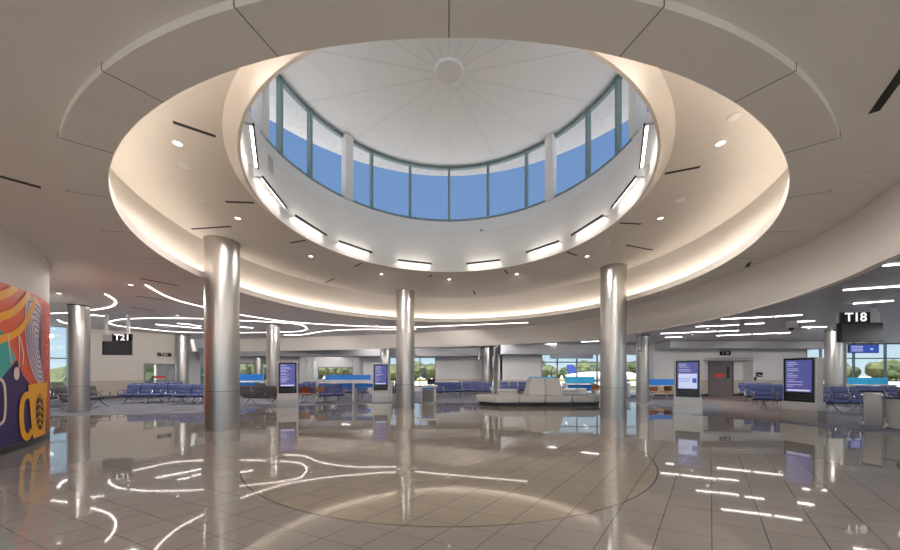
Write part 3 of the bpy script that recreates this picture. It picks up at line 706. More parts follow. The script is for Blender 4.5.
# windows at gate T18
window((23.7, 20.95), (34, 20.95), 0.25, Z_SLAT, [1.0, 3.2, 5.3, 7.4, 9.0], [2.5, 1.0])
wall_seg('wall_gate_sill', (23.7, 20.9), (34, 20.9), 0, 0.25, M['wallwhite'])
wall_seg('wall_right', (34, 21), (34, -6), 0, Z_SLAT + 0.05, M['wallwhite'])
window((34, -6.05), (-30, -6.05), 0.05, Z_SLAT - 0.1, [3.2 * k for k in range(1, 20)], [2.4])  # unseen glazed wall behind the camera, added to let in fill daylight
wall_seg('wall_back_header', (34, -6), (-30, -6), Z_SLAT - 0.1, Z_OUT + 0.05, M['wall'])
wall_seg('wall_left_back', (-30, -6), (-25.5, 12.2), 0, Z_OUT, M['wall'])

# glazed doors by the T21 wall
def glass_door(x, y, w, h, rz, label):
    t = thing('glass_door', label, 'door', (x, y, 0), rz)
    bm = bmesh.new()
    for sx in (-w / 2, 0, w / 2): box(bm, (sx, 0, h / 2), (0.07, 0.08, h))
    for z in (0.06, 1.0, h - 0.04): box(bm, (0, 0, z), (w, 0.07, 0.08))
    finish('frame', bm, M['mullion'], t, smooth=False)
    for s in (-1, 1):
        bm = bmesh.new(); box(bm, (s * w / 4, 0, h / 2), (w / 2 - 0.08, 0.01, h - 0.1)); finish('pane', bm, M['glass'], t, smooth=False)
        bm = bmesh.new(); tube(bm, [(s * 0.09, -0.05, 0.85), (s * 0.09, -0.05, 1.15)], 0.014, 8); finish('handle', bm, M['alu'], t)
    bm = bmesh.new(); box(bm, (-0.35, -0.012, 1.25), (0.6, 0.01, 0.16)); finish('warning_label', bm, M['red'], t, smooth=False)['label'] = 'red warning label'
p = at_depth(165, 373, 21.6)
dang = math.atan2(B_[1] - A_[1], B_[0] - A_[0])
u = Vector((math.cos(dang), math.sin(dang), 0)); nrm = Vector((u.y, -u.x, 0))
pd = Vector((A_[0], A_[1], 0)) + u * 4.3 + nrm * 0.03
glass_door(pd.x, pd.y, 2.2, 2.15, dang, 'glazed double door with a red label in the beige gate T21 wall')
def plate_sign(name, c, w, h, rz, text, size, label):
    t = thing(name, label, 'sign', c, rz)
    bm = bmesh.new(); box(bm, (0, 0, 0), (w, 0.04, h), None, 0.004); finish('plate', bm, M['bezel'], t, smooth=False)
    writing('lettering', text, size, (0, -0.022, 0), (PI / 2, 0, 0), M['lettering'], t)
ps = Vector((A_[0], A_[1], 2.78)) + u * 4.2 + nrm * 0.04
plate_sign('door_sign', ps, 0.75, 0.26, dang, 'T21', 0.24, 'small black T21 sign above the glazed double door')
plate_sign('door_sign', (18.28, 20.85, 2.83), 0.72, 0.27, 0, 'T 19', 0.24, 'small black sign above the recessed grey door')
bm = bmesh.new(); box(bm, (20.55, 20.86, 1.42), (0.42, 0.03, 0.30), None, 0.004)
t = tag(finish('wall_display', bm, M['bezel'], smooth=False), 'small black display on the wall right of the grey door', 'display')
bm = bmesh.new(); box(bm, (20.55, 20.842, 1.38), (0.3, 0.006, 0.03), RY(0.25)); finish('stripe', bm, M['lettering'], t, smooth=False)
bm = bmesh.new(); box(bm, (20.28, 20.86, 1.15), (0.12, 0.05, 0.2), None, 0.01); tag(finish('card_reader', bm, M['bezel']), 'black card reader beside the recessed door', 'card reader')

# ------------------------------------------------------------------ hanging gate signs
def gate_sign(x, y, rz, zc, ztop, text, label, w=1.25, pipes=(-0.58, 0.4), mh=0.66):
    t = thing('gate_sign', label, 'gate sign', (x, y, ztop), rz, 'hanging gate signs')
    z = zc - ztop
    for q in pipes:
        bm = bmesh.new(); box(bm, (q, 0.08, (z + mh / 2) / 2), (0.09, 0.09, -(z + mh / 2))); finish('hanger', bm, M['wallwhite'], t, smooth=False)
    bm = bmesh.new(); box(bm, (0, 0.02, z), (w, 0.12, mh), None, 0.01); finish('monitor', bm, M['bezel'], t, smooth=False)
    bm = bmesh.new(); box(bm, (0, -0.042, z), (w - 0.06, 0.006, mh - 0.06)); finish('screen', bm, M['screen'], t, smooth=False)
    bm = bmesh.new(); box(bm, (-w * 0.02, 0.05, z + mh / 2 + 0.16), (w * 0.96, 0.10, 0.30)); finish('housing', bm, M['plinth'], t, smooth=False)
    return t, z + mh / 2 + 0.16
t, zz = gate_sign(12.47, 9.55, -0.1, 2.74, Z_SLAT, 'T18', 'hanging gate sign reading T18 above a dark screen', 1.14, (0.45,), 0.58)
bm = bmesh.new(); box(bm, (-0.17, -0.012, zz + 0.0), (0.80, 0.05, 0.33)); finish('number_plate', bm, M['bezel'], t, smooth=False)
writing('gate_number', 'T18', 0.37, (-0.16, -0.04, zz), (PI / 2, 0, 0), M['backlit'], t, bold=0.006)
t, zz = gate_sign(-14.85, 14.1, 0.25, 2.62, Z_OUT, 'T21', 'hanging gate sign reading T21 above a dark screen, before the beige wall', 1.04, (-0.44, 0.36), 0.60)
bm = bmesh.new(); box(bm, (0.2, -0.012, zz + 0.02), (0.72, 0.05, 0.34)); finish('number_plate', bm, M['bezel'], t, smooth=False)
writing('gate_number', 'T21', 0.37, (0.2, -0.04, zz + 0.02), (PI / 2, 0, 0), M['backlit'], t, bold=0.006)
# monitors hung edge-on near two columns
def side_screen(x, y, rz, label, ztop=Z_SLAT, zc=2.85):
    t = thing('hanging_screen', label, 'screen', (x, y, ztop), rz, 'hanging screens')
    bm = bmesh.new(); box(bm, (0, 0, zc - ztop), (1.2, 0.11, 0.7), None, 0.01); finish('monitor', bm, M['plinth'], t, smooth=False)
    bm = bmesh.new(); box(bm, (0, -0.058, zc - ztop), (1.1, 0.006, 0.6)); finish('screen', bm, M['screen'], t, smooth=False)
    bm = bmesh.new(); box(bm, (0, 0.0, (zc + 0.3 - ztop) / 2), (0.1, 0.08, -(zc + 0.3 - ztop))); finish('hanger', bm, M['plinth'], t, smooth=False)
side_screen(2.15, 22.6, 1.5, 'hanging screen seen edge-on beside the column left of the sofa')
side_screen(9.15, 15.1, 1.0, 'hanging screen seen edge-on beside the column near the charging table', zc=2.92)
bm = bmesh.new(); box(bm, (26.0, 20.55, 3.15), (1.95, 0.08, 0.5))
t = thing('blue_display', 'wide blue display hanging before the window behind gate T18', 'display', (26.95, 20.5, Z_SLAT))
bm.free(); bm = bmesh.new(); box(bm, (0, 0, -0.40), (1.95, 0.08, 0.56)); finish('frame', bm, M['bezel'], t, smooth=False)
bm = bmesh.new(); box(bm, (0, -0.045, -0.40), (1.87, 0.006, 0.5)); finish('screen', bm, M['navyscr'], t, smooth=False)
bm = bmesh.new()
for k in range(4): box(bm, (-0.45, -0.05, -0.24 - 0.1 * k), (0.75, 0.004, 0.035))
box(bm, (0.5, -0.05, -0.42), (0.2, 0.004, 0.1)); finish('screen_text', bm, M['scrwhite'], t, smooth=False)
for sx in (-0.6, 0.6):
    bm = bmesh.new(); box(bm, (sx, 0.02, -0.06), (0.05, 0.05, 0.13)); finish('hanger', bm, M['darkmetal'], t, smooth=False)
bm = bmesh.new(); box(bm, (8.3, 21.35, 2.66), (2.9, 0.06, 0.32)); t = tag(finish('hanging_header', bm, M['mullion'], smooth=False), 'dark blank header panel hanging before the window behind the sofa', 'header panel')

# ------------------------------------------------------------------ kiosks
def kiosk(x, y, rz, label, pale=False):
    t = thing('information_kiosk', label, 'kiosk', (x, y, 0), rz, 'information kiosks')
    bm = bmesh.new(); box(bm, (0, 0.0, 0.19), (0.86, 0.46, 0.38), None, 0.006); finish('plinth', bm, M['steel2'], t, smooth=False)
    bm = bmesh.new(); box(bm, (0, 0.0, 0.50), (0.82, 0.43, 0.26), None, 0.006); finish('collar', bm, M['plinth'], t, smooth=False)
    bm = bmesh.new(); box(bm, (0, -0.01, 1.30), (0.78, 0.32, 1.38), None, 0.02); finish('body', bm, M['plinth'], t, smooth=False)
    bm = bmesh.new(); box(bm, (0, -0.19, 1.30), (0.70, 0.04, 1.34), None, 0.012); finish('bezel', bm, M['bezel'], t, smooth=False)
    bm = bmesh.new(); box(bm, (0, -0.212, 1.42), (0.60, 0.008, 0.98)); s = finish('screen', bm, M['purple'], t, smooth=False)
    if pale:
        bm = bmesh.new(); box(bm, (0, -0.217, 1.22), (0.55, 0.004, 0.54)); finish('light_panel', bm, M['paleblue'], s, smooth=False)
        bm = bmesh.new(); box(bm, (0.2, -0.22, 1.24), (0.12, 0.004, 0.17)); box(bm, (-0.1, -0.22, 1.30), (0.34, 0.004, 0.02)); box(bm, (-0.1, -0.22, 1.22), (0.34, 0.004, 0.02)); finish('picture', bm, M['navyscr'], s, smooth=False)
    bm = bmesh.new(); rnd = random.Random(int(x * 10))
    z = 1.84
    while z > (1.58 if pale else 1.05):
        L = rnd.uniform(0.12, 0.40); box(bm, (-0.26 + L / 2, -0.217, z), (L, 0.004, 0.014)); z -= rnd.choice((0.055, 0.055, 0.09))
    if not pale: box(bm, (0, -0.217, 0.98), (0.52, 0.004, 0.05))
    finish('screen_text', bm, M['scrwhite'], s, smooth=False)
    bm = bmesh.new()
    for q in range(3): box(bm, (0, -0.212, 0.70 + 0.07 * q), (0.6, 0.004, 0.03))
    finish('speaker_slots', bm, M['darkmetal'], t, smooth=False)
    return t
kiosk(10.95, 9.75, math.radians(-74), 'information kiosk nearest the viewer, in front of the blue seats by gate T18')
kiosk(8.88, 11.75, math.radians(-33), 'information kiosk beside the charging table, its screen half pale', True)
kiosk(-3.52, 16.3, math.radians(8), 'information kiosk left of the middle column')
kiosk(-7.12, 13.95, math.radians(20), 'information kiosk in front of the column near the grey benches')

# ------------------------------------------------------------------ beam seating
seat_cache = {}
def bench_meshes(fab):
    if fab in seat_cache: return seat_cache[fab]
    bm = bmesh.new(); box(bm, (0, -0.05, 0.45), (0.55, 0.50, 0.09), RX(0.06), 0.03, 3); s = finish('seat', bm, M[fab])
    bm = bmesh.new(); box(bm, (0, 0.25, 0.60), (0.55, 0.08, 0.20), RX(-0.2), 0.03, 3); box(bm, (0, 0.31, 0.82), (0.55, 0.08, 0.23), RX(-0.2), 0.03, 3); b = finish('backrest', bm, M[fab])
    bm = bmesh.new(); box(bm, (0, -0.02, 0.655), (0.05, 0.42, 0.03), None, 0.01); box(bm, (0, -0.20, 0.54), (0.03, 0.03, 0.22), RX(0.35)); box(bm, (0, 0.14, 0.52), (0.03, 0.03, 0.26), RX(-0.4)); a = finish('armrest', bm, M['alu'])
    bm = bmesh.new(); tube(bm, [(0, -0.38, 0.02), (0, -0.18, 0.16), (0, 0.0, 0.34)], 0.022, 8); tube(bm, [(0, 0.34, 0.02), (0, 0.16, 0.16), (0, 0.0, 0.34)], 0.022, 8); box(bm, (0, -0.38, 0.016), (0.05, 0.08, 0.02)); box(bm, (0, 0.34, 0.016), (0.05, 0.08, 0.02)); l_ = finish('leg', bm, M['alu'])
    seat_cache[fab] = (s.data, b.data, a.data, l_.data)
    for o in (s, b, a, l_): bpy.data.objects.remove(o)
    return seat_cache[fab]
def link(name, data, parent, loc):
    o = bpy.data.objects.new(name, data); col.objects.link(o); o.parent = parent; o.location = loc
    return o
bench_n = {}
def bench(x, y, rz, n, label, fab='blueseat', group='rows of waiting seats', k=1.0):
    S, B, A, L = bench_meshes(fab)
    t = thing('seat_row', label, 'seat row', (x, y, 0.006), rz, group)
    sp = 0.62; t.scale = (k, 1, 1 + (k - 1) * 0.5)
    for i in range(n):
        cx = (i - (n - 1) / 2) * sp
        link('seat', S, t, (cx, 0, 0)); link('backrest', B, t, (cx, 0, 0))
    for i in range(n + 1): link('armrest', A, t, ((i - n / 2) * sp, 0, 0))
    for q in sorted({0, n - 1}) if n < 4 else (0, (n - 1) / 2, n - 1): link('leg', L, t, ((q - (n - 1) / 2) * sp, 0, 0))
    if n not in bench_n:
        bm = bmesh.new(); box(bm, (0, 0, 0.36), (n * sp, 0.07, 0.06)); o = finish('beam', bm, M['darkmetal'], t); bench_n[n] = o.data
    else: link('beam', bench_n[n], t, (0, 0, 0))
    return t
# gate T21 side
bench(-14.9, 15.7, 0.16, 4, 'blue seat row nearest the gate T21 sign, front of its pair'); bench(-12.05, 15.35, 0.10, 4, 'blue seat row next to the tallest column, front of its pair')
bench(-15.1, 16.75, 0.16 + PI, 4, 'blue seat row turned to the beige wall, behind the row at the gate T21 sign'); bench(-12.2, 16.4, 0.10 + PI, 4, 'blue seat row turned to the beige wall, behind the row next to the tallest column')
bench(-17.6, 19.2, 1.0, 4, 'blue seat row along the beige wall near the glazed door')
bench(-15.6, 13.5, 1.75, 3, 'grey seat row seen from its end beside the slim column', 'greyseat'); bench(-17.6, 13.9, 1.75, 3, 'grey seat row between the mural and the slim column', 'greyseat')
# behind the nearest column
bench(-8.75, 14.75, PI - 0.1, 3, 'grey seat row seen from behind between the nearest column and a kiosk', 'greyseat'); bench(-10.0, 18.6, PI, 4, 'grey seat row behind the column near the kiosk', 'greyseat')
# middle
i = 0
MIDL = ['blue seat row behind the long charging table, kiosk end', 'blue seat row behind the middle of the long charging table', 'blue seat row behind the long charging table, near the middle column',
        'blue seat row before the hall opening, kiosk end', 'blue seat row before the hall opening, middle', 'blue seat row before the hall opening, near the far column']
for y in (18.6, 21.2):
    for x in (-8.1, -5.9, -3.6):
        bench(x * y / 18.6 * 0.98, y, 0.05 if i % 2 else PI + 0.05, 3, MIDL[i]); i += 1
bench(-5.95, 15.95, 0.6, 2, 'short blue seat row next to the kiosk near the grey benches')
bench(0.05, 19.3, 0.5, 3, 'blue seat row just behind the gate podium'); bench(1.75, 20.2, -0.35, 3, 'blue seat row between the podium and the sofa, angled')
bench(0.9, 22.3, 0, 4, 'blue seat row before the white wall behind the podium'); bench(4.7, 21.3, 0, 4, 'blue seat row before the white wall behind the sofa')
# gate T18 side
bench(13.55, 13.1, -0.55, 2, 'blue seat row behind the nearest kiosk, front one', k=1.12); bench(14.85, 14.8, -0.55, 2, 'blue seat row behind the nearest kiosk, second one', k=1.12); bench(16.2, 16.6, -0.55, 2, 'blue seat row behind the nearest kiosk, closest to the door wall', k=1.12)
bench(15.3, 11.75, 0.0, 4, 'blue seat row under the gate T18 sign', k=1.12); bench(18.6, 12.9, 0.0, 3, 'blue seat row beyond the podium, before the big window'); bench(20.5, 17.5, 0, 4, 'blue seat row beside the column behind gate T18')

# ------------------------------------------------------------------ sofa
t = thing('lounge_sofa', 'long grey island sofa with two tall tapered backs, on the carpet edge', 'sofa', (4.32, 15.25, 0.0), 0.03)
def octo(L, Wd, e, e2): return [(-L / 2, -Wd / 2 + e2), (-L / 2 + e, -Wd / 2), (L / 2 - e, -Wd / 2), (L / 2, -Wd / 2 + e2), (L / 2, Wd / 2 - e2), (L / 2 - e, Wd / 2), (-L / 2 + e, Wd / 2), (-L / 2, Wd / 2 - e2)]
bm = bmesh.new(); prism(bm, octo(5.7, 1.75, 0.75, 0.6), 0.006, 0.18); finish('base', bm, M['sofabase'], t, smooth=False)
xs = [-3.0, -1.15, 0.02, 1.25, 3.0]
for k in range(4):
    x0, x1 = xs[k] + 0.012, xs[k + 1] - 0.012
    if k == 0: poly = [(x0, -0.35), (x0 + 0.75, -1.0), (x1, -1.0), (x1, 1.0), (x0 + 0.75, 1.0), (x0, 0.35)]
    elif k == 3: poly = [(x0, -1.0), (x1 - 0.75, -1.0), (x1, -0.35), (x1, 0.35), (x1 - 0.75, 1.0), (x0, 1.0)]
    else: poly = [(x0, -1.0), (x1, -1.0), (x1, 1.0), (x0, 1.0)]
    bm = bmesh.new(); prism(bm, poly, 0.18, 0.46); bmesh.ops.bevel(bm, geom=bm.edges[:], offset=0.035, segments=3, affect='EDGES'); finish('seat_cushion', bm, M['sofa'], t)
for s in (-1, 1):
    bm = bmesh.new()
    def q(x0, x1, y, z): return [bm.verts.new((x0, -y, z)), bm.verts.new((x1, -y, z)), bm.verts.new((x1, y, z)), bm.verts.new((x0, y, z))]
    a0_, a1_ = (-0.62, 0.234) if s < 0 else (0.246, 1.10); b0_, b1_ = (-0.44, 0.234) if s < 0 else (0.246, 0.92)
    A = q(a0_, a1_, 0.48, 0.45); B = q(b0_, b1_, 0.24, 1.28)
    bm.faces.new(A[::-1]); bm.faces.new(B)
    for k in range(4): bm.faces.new((A[k], A[(k + 1) % 4], B[(k + 1) % 4], B[k]))
    bmesh.ops.bevel(bm, geom=bm.edges[:], offset=0.03, segments=3, affect='EDGES'); finish('backrest', bm, M['sofa'], t)

# ------------------------------------------------------------------ tables, dividers, chairs, podiums
def charging_table(x, y, rz, L, h, label, panel='bluepanel', up=0.36, down=0.0, D=0.75, z0=0.006):
    t = thing('charging_table', label, 'table', (x, y, z0), rz, 'charging tables with blue dividers')
    bm = bmesh.new(); box(bm, (0, 0, h), (L, D, 0.05), None, 0.008); finish('table_top', bm, M['counter'], t)
    n = max(2, int(L / 1.9) + 1)
    for k in range(n):
        bm = bmesh.new(); box(bm, ((k / (n - 1) - 0.5) * (L - 0.12), 0, h / 2 - 0.0125), (0.10, D * 0.86, h - 0.025)); finish('leg', bm, M['counter'], t, smooth=False)
    for k in range(n - 1):
        w = L / (n - 1)
        if up:
            bm = bmesh.new(); box(bm, (((k + 0.5) / (n - 1) - 0.5) * L, 0, h + 0.025 + up / 2), (w - 0.12, 0.03, up), None, 0.005); finish('divider', bm, M[panel], t, smooth=False)
        if down:
            bm = bmesh.new(); box(bm, (((k + 0.5) / (n - 1) - 0.5) * (L - 0.12), -D * 0.3, h - 0.05 - down / 2), (w - 0.2, 0.03, down)); finish('front_panel', bm, M['bluepanel'], t, smooth=False)
    return t
charging_table(-5.0, 16.75, 0.0, 3.9, 1.0, 'long white counter table with blue front panels beside the kiosk', up=0, down=0.2)
charging_table(-7.35, 23.0, 0, 3.4, 1.0, 'far white counter table with two blue dividers before the hall', up=0.36)
charging_table(12.35, 18.3, 0, 2.1, 0.78, 'white table with a blue divider and brown chairs beside the steel column')
charging_table(-12.9, 19.8, 0, 2.6, 1.0, 'white table with blue divider seen past the nearest column', 'bluepanel', 0.42, 0.3)
charging_table(8.3, 20.0, 0, 2.0, 0.85, 'table with bright blue dividers behind the sofa back', 'cyanpanel', 0.4, 0.4); charging_table(5.9, 20.0, 0, 1.8, 0.9, 'table with a bright blue divider hidden partly by the sofa back', 'cyanpanel', 0.36, 0)
charging_table(11.0, 20.6, 0, 1.4, 0.85, 'table with a bright blue divider just right of the tall column', 'cyanpanel', 0.4, 0)
charging_table(24.6, 18.9, 0, 3.6, 0.8, 'table with bright blue dividers before the gate T18 window', 'cyanpanel', 0.42, 0.3); charging_table(29.3, 18.9, 0, 3.0, 0.8, 'table with bright blue dividers at the edge of the gate T18 window', 'cyanpanel', 0.42, 0.3)
charging_table(-0.15, 20.9, 0.0, 1.6, 0.95, 'table with blue front behind the gate podium', up=0.0, down=0.25)
charging_table(20.9, 16.2, 0, 1.0, 0.9, 'small table with a blue front under the wall display', up=0, down=0.3)
def side_chair():
    t = thing('side_chair', 'x', 'chair', group='brown chairs at the charging tables')
    bm = bmesh.new(); box(bm, (0, 0.02, 0.46), (0.48, 0.46, 0.045), None, 0.02, 3); finish('seat', bm, M['orange'], t)
    bm = bmesh.new()
    n = 10; rows_ = []
    for z, k in ((0.52, 0.20), (0.66, 0.235), (0.80, 0.225)):
        rows_.append([bm.verts.new((0.56 / 0.48 * k * math.sin(-1.15 + 2.3 * i / n), 0.03 - k * math.cos(-1.15 + 2.3 * i / n), z)) for i in range(n + 1)])
    for a_, b_ in zip(rows_, rows_[1:]):
        for i in range(n): bm.faces.new((a_[i], a_[i + 1], b_[i + 1], b_[i]))
    r = bmesh.ops.solidify(bm, geom=bm.faces[:], thickness=0.025); finish('backrest', bm, M['orange'], t)
    bm = bmesh.new(); tube(bm, [(0, 0, 0.05), (0, 0, 0.44)], 0.03, 10); finish('post', bm, M['alu'], t)
    for k in range(4):
        a = PI / 4 + k * PI / 2
        bm = bmesh.new(); tube(bm, [(0, 0, 0.07), (0.27 * math.cos(a), 0.27 * math.sin(a), 0.02)], 0.018, 8); finish('leg', bm, M['alu'], t)
    return t
ch0 = None
for x, y, rz, lb in [(11.35, 17.55, 0.0, 'brown shell chair at the white table, nearer the steel column'), (12.15, 17.55, 0.1, 'brown shell chair at the white table, nearer the kiosk'), (8.95, 19.3, 0.0, 'brown shell chair at the bright blue table behind the sofa'),
                     (10.1, 19.7, 0.3, 'brown shell chair behind the sofa, next to the tall column'), (25.2, 18.2, 0.0, 'brown shell chair at the table before the gate T18 window'), (-7.3, 16.0, 0.4, 'brown shell chair at the end of the long counter table, kiosk side'), (-6.55, 16.0, 0.0, 'brown shell chair at the long counter table, second from the kiosk'),
                     (5.3, 19.2, 0.0, 'brown shell chair behind the sofa, next to the blue seats')]:
    o = ch0 = side_chair() if ch0 is None else ch0
    if o.location.length > 0.01: o = copy_tree(ch0)
    o.location = (x, y, 0.006); o.rotation_euler = (0, 0, rz); o['label'] = lb
# low white tables behind the sofa
for x, y, lb in ((3.2, 17.3, 'low white box table behind the left part of the sofa'), (6.5, 17.4, 'low white box table behind the right part of the sofa'), (7.4, 18.4, 'white box table between the sofa end and the tall column')):
    t = thing('box_table', lb, 'table', (x, y, 0.006), 0, 'white box tables')
    bm = bmesh.new(); box(bm, (0, 0, 0.3), (1.0, 0.5, 0.55), None, 0.01); finish('body', bm, M['counter'], t, smooth=False)
    bm = bmesh.new(); box(bm, (0, 0, 0.60), (1.06, 0.56, 0.04), None, 0.006); finish('top', bm, M['lettering'], t, smooth=False)
# podium by the middle column
t = thing('gate_podium', 'grey podium with a blue band and a white slanted top, right of the middle column', 'podium', (-1.05, 16.25, 0.006), -0.05, 'gate podiums')
bm = bmesh.new(); box(bm, (0, 0, 0.41), (0.74, 0.5, 0.80), None, 0.008); finish('body', bm, M['plinth'], t, smooth=False)
bm = bmesh.new(); box(bm, (0, -0.252, 0.36), (0.58, 0.008, 0.60)); finish('front_panel', bm, M['doorgrey'], t, smooth=False)
bm = bmesh.new(); box(bm, (0, -0.256, 0.72), (0.62, 0.008, 0.09)); finish('blue_band', bm, M['bluepanel'], t, smooth=False)
bm = bmesh.new(); box(bm, (0.05, 0.05, 0.90), (0.8, 0.5, 0.03), RX(0.0) @ RY(0.16)); finish('slanted_top', bm, M['lettering'], t, smooth=False)
bm = bmesh.new(); box(bm, (0.12, 0.16, 1.06), (0.4, 0.03, 0.26), RX(-0.2)); finish('monitor', bm, M['bezel'], t, smooth=False)
bm = bmesh.new(); box(bm, (0.12, 0.16, 0.92), (0.06, 0.06, 0.1)); finish('monitor_stand', bm, M['bezel'], t, smooth=False)
# podium at the picture's edge by gate T18 with a grey bag and a trolley
px_ = (12.55, 8.35)
t = thing('gate_podium', 'grey boxy podium near the gate T18 seats, holding a bag', 'podium', (*px_, 0.006), -0.15, 'gate podiums')
bm = bmesh.new(); box(bm, (0, 0, 0.41), (1.25, 0.6, 0.81), None, 0.02); finish('body', bm, M['plinth'], t, smooth=False)
bm = bmesh.new(); box(bm, (0, 0, 0.83), (1.3, 0.66, 0.03), None, 0.005); finish('top', bm, M['darkmetal'], t, smooth=False)
t = thing('travel_bag', 'slumped grey bag with a red strap lying on the podium', 'bag', (px_[0] - 0.28, px_[1] + 0.08, 0.851), 0.2)
bm = bmesh.new(); bmesh.ops.create_uvsphere(bm, u_segments=20, v_segments=12, radius=1)
for v in bm.verts:
    x, y, z = v.co; v.co = Vector((x * 0.26 * (1 + 0.08 * math.sin(5 * y)), y * 0.17, (z * 0.15 + 0.15) * (1 + 0.15 * math.sin(3 * x + 1))))
    v.co.z = max(v.co.z, 0.0)
finish('body', bm, M['greyseat'], t)
bm = bmesh.new(); tube(bm, [(-0.2, -0.13, 0.03), (-0.05, -0.175, 0.09), (0.1, -0.17, 0.1), (0.22, -0.1, 0.04)], 0.014, 8); finish('strap', bm, M['red'], t)
t = thing('luggage_cart', 'folded grey luggage cart with white wheels leaning at the podium', 'cart', (px_[0] - 0.84, px_[1] + 0.35, 0.006), 0.5)
bm = bmesh.new(); box(bm, (0.0, 0.0, 0.55), (0.10, 0.30, 0.85), RY(-0.28), 0.015); finish('panel', bm, M['plinth'], t)
for s in (-1, 1):
    bm = bmesh.new(); tube(bm, [(-0.18, s * 0.2, 1.0), (0.06, s * 0.2, 0.3), (0.16, s * 0.2, 0.07)], 0.016, 8); tube(bm, [(0.06, s * 0.2, 0.3), (-0.16, s * 0.2, 0.02)], 0.016, 8); finish('frame', bm, M['alu'], t)
    bm = bmesh.new(); tube(bm, [(0.16, s * 0.2 - 0.03, 0.075), (0.16, s * 0.2 + 0.03, 0.075)], 0.07, 16); finish('wheel', bm, M['counter'], t)
bm = bmesh.new(); tube(bm, [(-0.18, -0.2, 1.0), (-0.18, 0.2, 1.0)], 0.018, 8); finish('handle', bm, M['bezel'], t)

# ------------------------------------------------------------------ outdoors
bm = bmesh.new()
for (x0, x1, y0, y1) in ((-300, 500, 39.2, 700), (-300, -28.2, 26.2, 39.2), (36.2, 500, 26.2, 39.2), (34.2, 500, -100, 39.2), (3.8, 34.2, 22.75, 26.2), (13.9, 34.2, 21.75, 22.75), (-300, -30.3, -100, 26.2), (-30.3, 34.2, -100, -6.2)):
    f = bm.faces.new([bm.verts.new(p) for p in ((x0, y0, -2.0), (x1, y0, -2.0), (x1, y1, -2.0), (x0, y1, -2.0))])
struct('ground', bm, M['apron'], smooth=False)
bm = bmesh.new(); box(bm, (60, 165, -1.96), (700, 60, 0.08)); tag(finish('grass', bm, M['grass'], smooth=False), 'dry grass strip before the distant trees', 'grass', kind='stuff')
def tree_mesh(seed, m):
    r = random.Random(seed); bm = bmesh.new()
    for k in range(9):
        c = Vector((r.uniform(-2.0, 2.0), r.uniform(-1.6, 1.6), r.uniform(2.2, 5.2))); R = r.uniform(1.3, 2.3)
        res = bmesh.ops.create_icosphere(bm, subdivisions=2, radius=R)
        for v in res['verts']: v.co = c + v.co * r.uniform(0.78, 1.22)
    o = finish('crown', bm, m, smooth=False); return o
crowns = [tree_mesh(s, M['leaf'] if s % 2 else M['leaf2']) for s in range(6)]
bm = bmesh.new(); tube(bm, [(0, 0, 0), (0.1, 0, 1.5), (0, 0.1, 3.5)], 0.28, 8); trunk = finish('trunk', bm, M['bark'])
rt = random.Random(3); n = 0
def tree(x, y, s, label, group, zb=-1.95):
    global n
    t = thing('tree', label, 'tree', (x, y, zb), rt.uniform(0, 6.28), group); t.scale = (s, s, s * rt.uniform(0.85, 1.15))
    link('crown', crowns[n % 6].data, t, (0, 0, 0)); link('trunk', trunk.data, t, (0, 0, 0)); n += 1
x = -150
while x < 250:
    tree(x, 150 + rt.uniform(-8, 10), rt.uniform(1.1, 1.35), 'green tree in the distant tree line beyond the windows', 'trees of the distant tree line'); x += rt.uniform(3.8, 4.8)
for x, y, s, lb in ((-24.0, 29.5, 0.55, 'tree close outside the windows seen past the beige wall, first'), (-23.5, 27.0, 0.7, 'tree close outside the glazed door, behind the first'), (-27.5, 24.0, 0.6, 'tree close outside the glazed door'), (-33.5, 20.5, 0.55, 'tree outside the window beside the mural'), (-30.0, 27.0, 0.7, 'tree farther outside the glazed door')):
    tree(x, y, s, lb, 'trees close to the windows')
for o in crowns + [trunk]: bpy.data.objects.remove(o)
# parked airliner seen past the sofa
t = thing('airliner', 'white parked airliner with a blue tail fin seen through the window behind the sofa', 'airplane', (62, 128, -2.0), 0.0); t.scale = (1.36, 1.36, 1.36)
bm = bmesh.new(); L = 22
rp = [(0.0, -L / 2), (0.55, -L / 2 + 0.6), (1.05, -L / 2 + 2.4), (1.15, -L / 2 + 4), (1.15, 4), (0.8, 7.5), (0.35, 10.3), (0.0, 11)]
lathe(bm, rp, 20)
for v in bm.verts: v.co = Vector((-v.co.z, v.co.y, v.co.x + 1.9))
finish('fuselage', bm, M['lettering'], t)
def slab(name, poly, th, m):
    bm = bmesh.new(); a = [bm.verts.new((x, -th / 2, z)) for x, z in poly]; b = [bm.verts.new((x, th / 2, z)) for x, z in poly]; k_ = len(poly)
    bm.faces.new(a); bm.faces.new(b[::-1])
    for i in range(k_): bm.faces.new((a[i], a[(i + 1) % k_], b[(i + 1) % k_], b[i]))
    return finish(name, bm, m, t, smooth=False)
slab('tail_fin', [(-6.6, 2.6), (-8.6, 5.2), (-10.4, 5.2), (-10.0, 2.4)], 0.2, mat('tail_blue', rgb(35, 50, 150), 0.4))
bm = bmesh.new(); box(bm, (0, 0, 1.55), (2.6, 20, 0.18)); finish('wing', bm, M['lettering'], t, smooth=False)
for y in (-4, 4):
    bm = bmesh.new(); tube(bm, [(1.4, y, 1.0), (-1.4, y, 1.0)], 0.55, 14); finish('engine', bm, M['plinth'], t)
for x, y in ((8, 0), (-0.8, 1.3), (-0.8, -1.3)):
    bm = bmesh.new(); tube(bm, [(x, y, 0.25), (x, y, 1.2)], 0.08, 8); tube(bm, [(x, y - 0.2, 0.25), (x, y + 0.2, 0.25)], 0.25, 14); finish('landing_gear', bm, M['darkmetal'], t)

